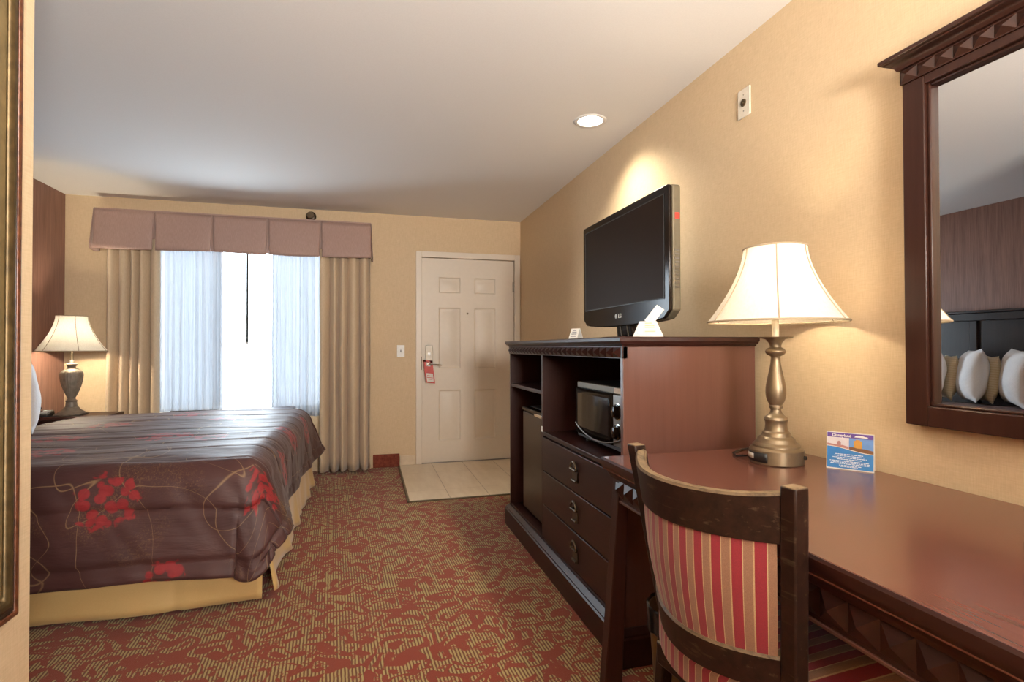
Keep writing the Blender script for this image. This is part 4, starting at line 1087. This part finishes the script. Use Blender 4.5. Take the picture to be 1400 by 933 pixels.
# ------------------------------------------------------------------ chair
ch = thing('desk_chair', 'curved back wooden chair with red and tan striped upholstery', 'chair', (.700, 1.020, 0), R(8.3))
HW, DEP = .226, .105
def hwz(z): return HW - .04*(.89-max(z, .46))
def rake(z, t=0):
    k = .115+.075*t
    return k*(.89-z) if z > .45 else k*.44 - .10*(.45-z)
def plan(t, z, d):          # point of the curved back: t across -1..1, d inward from the outer face
    h = hwz(z); y = t*h; sl = 2*DEP*t/h; nl = math.hypot(1, sl)
    return (-DEP*(1-t*t)+rake(z, t)+d/nl, y-sl/nl*d, z)
tt_ = [2*i/32-1 for i in range(33)]
def rail(z_top, z_bot, t0, t1):
    mb = MB()
    def st(i):
        t = tt_[i]; zt, zb = z_top(t), z_bot(t); c_ = .005
        return [plan(t, zb, t0), plan(t, zt-c_, t0), plan(t, zt, t0+c_), plan(t, zt, t1-c_), plan(t, zt-c_, t1), plan(t, zb, t1)]
    return mb.sweep(33, st)
obj('top_rail', rail(lambda t: .872+.016*t**4, lambda t: .785+.006*t*t, 0, .026), M['chair_wood'], ch, smooth=35)
obj('lower_rail', rail(lambda t: .568+.012*t*t, lambda t: .505+.012*t*t, .0, .026), M['chair_wood'], ch, smooth=35)
bpn = MB()
def bp(side):
    def fn(u, v):
        z = .566+(.792-.566)*v; bul = .008*math.sin(PI*v)
        return plan((2*u-1)*.93, z, .006-bul if side == 0 else .022+bul*1.6)
    return fn
def back_uv(u, v): return (HW*(2*u-1)*1.12, v*.3)
bpn.grid(41, 9, bp(0), back_uv); bpn.grid(41, 9, bp(1), back_uv)
obj('back_panel', bpn, M['stripe'], ch, smooth=60)
def post(sg):
    mb = MB(); zs = [.0, .12, .26, .40, .46, .55, .65, .75, .85, .900]
    def st(i):
        z = zs[i]; w_ = .033 if z > .4 else .033 - .008*(.4-z)/.4; t_ = .036 if z > .4 else .036-.008*(.4-z)/.4
        x0 = rake(z, sg) - .012; y0 = sg*hwz(z) - (0.012 if sg > 0 else w_-.012)
        dz = .004 if z >= .9 else 0
        return [(x0, y0, z), (x0+t_, y0, z), (x0+t_, y0+w_, z), (x0, y0+w_, z)]
    return mb.sweep(len(zs), st)
for sg in (1, -1): obj('back_leg', post(sg), M['chair_wood'], ch, smooth=35, bevel=.004)
sxr = rake(.5)
sm = MB()
def seat_top(u, v):
    y = (.208+.040*v)*(2*u-1); yb_ = 2*u-1
    xb = -DEP*(1-yb_*yb_)*.85 + sxr + .012; x = xb + (.50-xb)*v
    e_ = max(abs(2*u-1), abs(2*v-1)); z = .505 - .030*max(0, (e_-.75)/.25)**2.4 + .012*(1-(2*u-1)**2)*(1-(2*v-1)**2)
    return (x, y, z)
def suv(u, v): return ((2*u-1)*.25, v*.45)
sm.grid(41, 29, seat_top, suv)
rim = [(i/40, 0) for i in range(41)] + [(1, j/28) for j in range(1, 29)] + [(1-i/40, 1) for i in range(1, 41)] + [(0, 1-j/28) for j in range(1, 28)]
rv = []
for u, v in rim:
    p = Vector(seat_top(u, v)); rv.append((p, u, v))
for k in range(len(rv)):
    (p, u, v), (q_, u2, v2) = rv[k], rv[(k+1) % len(rv)]
    vs_ = [sm.bm.verts.new(c_) for c_ in (p, q_, (q_.x, q_.y, .425), (p.x, p.y, .425))]
    f_ = sm.bm.faces.new(vs_)
    for l, (a, c_) in zip(f_.loops, ((suv(u,v)), (suv(u2,v2)), (suv(u2,v2)[0], suv(u2,v2)[1]+.05), (suv(u,v)[0], suv(u,v)[1]+.05))): l[sm.uvl].uv = (a, c_)
bmesh.ops.remove_doubles(sm.bm, verts=sm.bm.verts, dist=1e-5)
obj('seat', sm, M['stripe'], ch, smooth=70)
sf = MB().hexa([(sxr-.03,-.168,.37),(.480,-.225,.37),(.480,.225,.37),(sxr-.03,.168,.37)], [(sxr-.03,-.168,.424),(.485,-.230,.424),(.485,.230,.424),(sxr-.03,.168,.424)])
obj('seat_frame', sf, M['chair_wood'], ch, bevel=.004)
for sg in (1, -1):
    obj('front_leg', MB().hexa([(.445, sg*.222-.014, 0), (.473, sg*.222-.014, 0), (.473, sg*.222+.014, 0), (.445, sg*.222+.014, 0)], [(.438, sg*.218-.020, .3695), (.478, sg*.218-.020, .3695), (.478, sg*.218+.020, .3695), (.438, sg*.218+.020, .3695)]), M['chair_wood'], ch, bevel=.003)

# ------------------------------------------------------------------ bin
bn = thing('waste_bin', 'tan bronze waste bin with black liner under the desk', 'bin', (1.0, 1.555, 0))
obj('body', MB().lathe([(.085, 0), (.088, .004), (.108, .29), (.110, .292), (.105, .292), (.083, .008), (.0, .008)], 40, cap=False), M['bin'], bn, smooth=40)
lb = MB(); rr = random.Random(3)
def lin(u, v):
    a = 2*PI*u; r_ = [.1035, .108, .1135, .1125, .1120][round(v*4)] + .0022*noise.noise((math.cos(a)*9, math.sin(a)*9, v*4)); z = [.255, .303, .300, .262, .225][round(v*4)] + .008*noise.noise((math.cos(a)*4, math.sin(a)*4, v))*(v > .3)
    return (r_*math.cos(a), r_*math.sin(a), z)
lb.grid(81, 5, lin); bmesh.ops.remove_doubles(lb.bm, verts=lb.bm.verts, dist=1e-5)
obj('liner', lb, M['bag'], bn, smooth=60, recalc=False)

# ------------------------------------------------------------------ wall mirror
MY0, MY1, MZ0, MX = .42, 1.176, .930, 1.523
mr = thing('mirror', 'dark wood framed mirror with studded cornice above the desk', 'mirror', (MX, (MY0+MY1)/2, MZ0))
def mrl(x, y, z): return (x-MX, y-(MY0+MY1)/2, z-MZ0)
fw = .062; ztop = 1.875
obj('frame_stile', MB().box(*mrl(1.482, MY1-fw, MZ0), *mrl(MX, MY1, 1.8995)), M['frame_wood'], mr, bevel=.003)
obj('frame_stile', MB().box(*mrl(1.482, MY0, MZ0), *mrl(MX, MY0+fw, 1.8995)), M['frame_wood'], mr, bevel=.003)
obj('frame_rail', MB().box(*mrl(1.482, MY0+fw, MZ0), *mrl(MX, MY1-fw, MZ0+.056)), M['frame_wood'], mr, bevel=.003)
obj('frame_rail', MB().box(*mrl(1.482, MY0+fw, ztop), *mrl(MX, MY1-fw, 1.8995)), M['frame_wood'], mr, bevel=.002)
lp_ = MB()
for (a0, b0, a1, b1) in ((MY1-fw-.010, MZ0+.056, MY1-fw, ztop), (MY0+fw, MZ0+.056, MY0+fw+.010, ztop), (MY0+fw+.010, MZ0+.056, MY1-fw-.010, MZ0+.064), (MY0+fw+.010, ztop-.008, MY1-fw-.010, ztop)): lp_.box(*mrl(1.492, a0, b0), *mrl(1.512, a1, b1))
obj('inner_bead', lp_, M['frame_wood'], mr, bevel=.003)
obj('mirror_glass', MB().box(*mrl(1.508, MY0+fw-.01, MZ0+.05), *mrl(1.514, MY1-fw+.01, ztop+.005)), M['mirror'], mr, smooth=0)
mb = MB().box(*mrl(1.478, MY0-.002, 1.8998), *mrl(MX, MY1+.002, 1.9395))
n_ = int((MY1-MY0)/.047); pt = (MY1-MY0)/n_
mb.studs(mrl(1.4778, MY0, 1.9025), (0,1,0), (0,0,1), (-1,0,0), n_, pt, .034, .013)
mb.studs(mrl(MX-.046, MY1+.0022, 1.9025), (1,0,0), (0,0,1), (0,1,0), 1, .045, .034, .012)
obj('stud_frieze', mb, M['frame_wood'], mr, smooth=0)
pr = [(.0, 1.9398), (.006, 1.942), (.010, 1.950), (.018, 1.958), (.028, 1.962), (.030, 1.965), (.034, 1.966), (.038, 1.969), (.038, 1.978), (.034, 1.981), (-.02, 1.981), (-.02, 1.9398)]
def crn(i):
    out = []
    for d, z in pr:
        p = [(MX, MY0-.002-d), (1.478-d, MY0-.002-d), (1.478-d, MY1+.002+d), (MX, MY1+.002+d)][i]; out.append(mrl(*p, z))
    return out
mb = MB().sweep(4, crn); mb.box(*mrl(1.49, MY0, 1.941), *mrl(MX, MY1, 1.980)); obj('cornice', mb, M['frame_wood'], mr, smooth=35)

# gilt framed picture on the partition wall
pf = thing('picture_frame', 'tall dark and gilt picture frame at the left edge', 'picture', (PX, .95, 1.26))
GY1, GY0, GZ0, GZ1 = 1.408, .50, .572, 1.965
def pl_(x, y, z): return (x-PX, y-.95, z-1.26)
gilt = plain('aged gilt', (.10, .065, .026), .45, .6, nscale=40, nvar=.35)
umber = plain('red brown frame paint', (.11, .035, .015), .35, .1, nscale=60, nvar=.5)
blackp = plain('black frame groove', (.02, .014, .010), .3, nscale=50, nvar=.5)
def ringframe(name, d0, d1, x0, x1, mat, bev=.003):
    mb = MB()
    def st(i):
        c_ = [(GY0, GZ0), (GY1, GZ0), (GY1, GZ1), (GY0, GZ1)][i % 4]; sy = 1 if c_[0] == GY0 else -1; sz = 1 if c_[1] == GZ0 else -1
        return [pl_(PX+x0, c_[0]+sy*d0, c_[1]+sz*d0), pl_(PX+x1, c_[0]+sy*d0, c_[1]+sz*d0), pl_(PX+x1, c_[0]+sy*d1, c_[1]+sz*d1), pl_(PX+x0, c_[0]+sy*d1, c_[1]+sz*d1)]
    rings = [[mb.bm.verts.new(p) for p in st(i)] for i in range(4)]
    for i in range(4):
        a, b2 = rings[i], rings[(i+1) % 4]
        for k in range(4): mb.bm.faces.new((a[k], a[(k+1)%4], b2[(k+1)%4], b2[k]))
    return obj(name, mb, mat, pf, bevel=bev, smooth=40)
ringframe('outer_moulding', 0, .012, .001, .020, umber)
ringframe('black_groove', .0121, .026, .001, .017, blackp)
ringframe('gilt_band', .0261, .050, .001, .026, gilt, .008)
ringframe('gilt_liner', .0501, .085, .001, .018, plain('pale gilt liner', (.26, .19, .085), .42, .5, nscale=30, nvar=.2), .006)
obj('canvas', MB().box(*pl_(PX+.001, GY0+.0855, GZ0+.0855), *pl_(PX+.006, GY1-.0855, GZ1-.0855)), plain('muted canvas', (.22, .17, .10), .7, nscale=6, nvar=.4), pf)

# ------------------------------------------------------------------ wall plates
wp = thing('wall_plate', 'cream wall plate with a cable socket high on right wall', 'wall plate', (XR-.0006, 1.885, 2.170))
obj('plate', MB().box(-.007, -.037, -.060, 0, .037, .060), M['plastic_cream'], wp, bevel=.003)
obj('socket', MB().lathe([(.016, -.0075), (.015, -.011), (.007, -.0115), (.0065, -.016), (.003, -.0165)], 18, (0, 0, .0), ax='X'), M['bronze'], wp)
for z in (.034, -.034): obj('screw', MB().lathe([(.0035, -.0072), (.003, -.0086)], 10, (0, 0, z), ax='X'), M['nickel'], wp)
ls = thing('light_switch', 'cream light switch plate between drape and door', 'light switch', (.315, YB-.0006, 1.115))
obj('plate', MB().box(-.036, -.006, -.058, .036, 0, .058), M['white_plastic'], ls, bevel=.003)
obj('toggle', MB().hexa([(-.005,-.0062,-.012),(.005,-.0062,-.012),(.005,-.0062,.012),(-.005,-.0062,.012)], [(-.004,-.017,.002),(.004,-.017,.002),(.004,-.015,.010),(-.004,-.015,.010)]), M['ink'], ls)

# ------------------------------------------------------------------ ceiling downlight and the added fill uplighter
dn = thing('downlight', 'round recessed ceiling downlight above the dresser', 'ceiling light', (LX, LY, H))
tr = MB(); pr = [(LR-.004, .001), (LR-.003, -.004), (LR+.006, -.006), (LR+.016, -.003), (LR+.017, -.0005)]
obj('trim_ring', MB().lathe(pr, 48, cap=False), M['white_plastic'], dn, smooth=60)
obj('baffle', MB().lathe([(LR-.0045, .001), (LR-.010, .055), (LR-.012, .075)], 48, cap=False), M['white_plastic'], dn, smooth=60)
obj('lens', MB().lathe([(.001, .040), (.03, .036), (.050, .048), (LR-.012, .070)][::-1], 40, cap=False), M['can_bulb'], dn)
ld = bpy.data.lights.new('downlight_glow', 'SPOT'); ld.energy = 85; ld.color = (1, .90, .72); ld.shadow_soft_size = .05; ld.spot_size = R(125); ld.spot_blend = 1.0
lo = bpy.data.objects.new('downlight_glow', ld); C.objects.link(lo); lo.parent = dn; lo.location = (0, 0, .02); lo.visible_camera = False
fl_ = thing('added_fill_uplighter', 'added fill uplighter on a pole, unseen behind the camera', 'lamp', (.64, -1.20, 0))  # added out of view to brighten the room, bowl and pole included
obj('base', MB().lathe([(.14, 0), (.14, .012), (.10, .024), (.02, .035)], 36), M['brass_lamp'], fl_)
obj('pole', MB().lathe([(.012, .035), (.012, 1.36)], 16), M['brass_lamp'], fl_)
obj('bowl', MB().lathe([(.02, 1.36), (.09, 1.375), (.15, 1.41), (.18, 1.46), (.182, 1.46), (.155, 1.415), (.09, 1.385), (.0, 1.38)], 40, cap=False), M['brass_lamp'], fl_, smooth=60)
ld = bpy.data.lights.new('added_fill_glow', 'SPOT'); ld.energy = 830; ld.color = (1, .945, .87); ld.shadow_soft_size = .28; ld.spot_size = R(136); ld.spot_blend = 1.0
lo = bpy.data.objects.new('added_fill_glow', ld); C.objects.link(lo); lo.parent = fl_; lo.location = (0, 0, 1.50); lo.rotation_euler = Vector((.38, -1.0, -.62)).to_track_quat('Z', 'Y').to_euler(); lo.visible_camera = False

# daylight
w = bpy.data.worlds.new('daylight'); bpy.context.scene.world = w; w.use_nodes = True
bgn = w.node_tree.nodes['Background']; bgn.inputs[0].default_value = (.80, .90, 1, 1); bgn.inputs[1].default_value = 18
pa = bpy.data.lights.new('window_portal', 'AREA'); pa.shape = 'RECTANGLE'; pa.size = ww; pa.size_y = wh; pa.cycles.is_portal = True
po = bpy.data.objects.new('window_portal', pa); C.objects.link(po); po.location = ((WX0+WX1)/2, YB+.16, (WZ0+WZ1)/2); po.rotation_euler = (R(-90), 0, 0)

# ------------------------------------------------------------------ camera and view
cam = bpy.data.cameras.new('camera'); co_ = bpy.data.objects.new('camera', cam); C.objects.link(co_)
cam.sensor_width = 36; cam.lens = 36*729/1400; cam.clip_start = .02
co_.location = (0, 0, 1.15); co_.rotation_euler = (R(90.67), R(.12), R(-15.2))
sc = bpy.context.scene; sc.camera = co_
sc.view_settings.view_transform = 'Standard'; sc.view_settings.look = 'None'; sc.view_settings.gamma = 1; sc.view_settings.exposure = .15
sc.view_settings.use_curve_mapping = False
sc.cycles.max_bounces = 10; sc.cycles.diffuse_bounces = 6; sc.cycles.glossy_bounces = 5; sc.cycles.transparent_max_bounces = 12; sc.cycles.transmission_bounces = 6
sc.cycles.caustics_reflective = False; sc.cycles.caustics_refractive = False
sc.cycles.sample_clamp_indirect = 6; sc.cycles.use_denoising = True
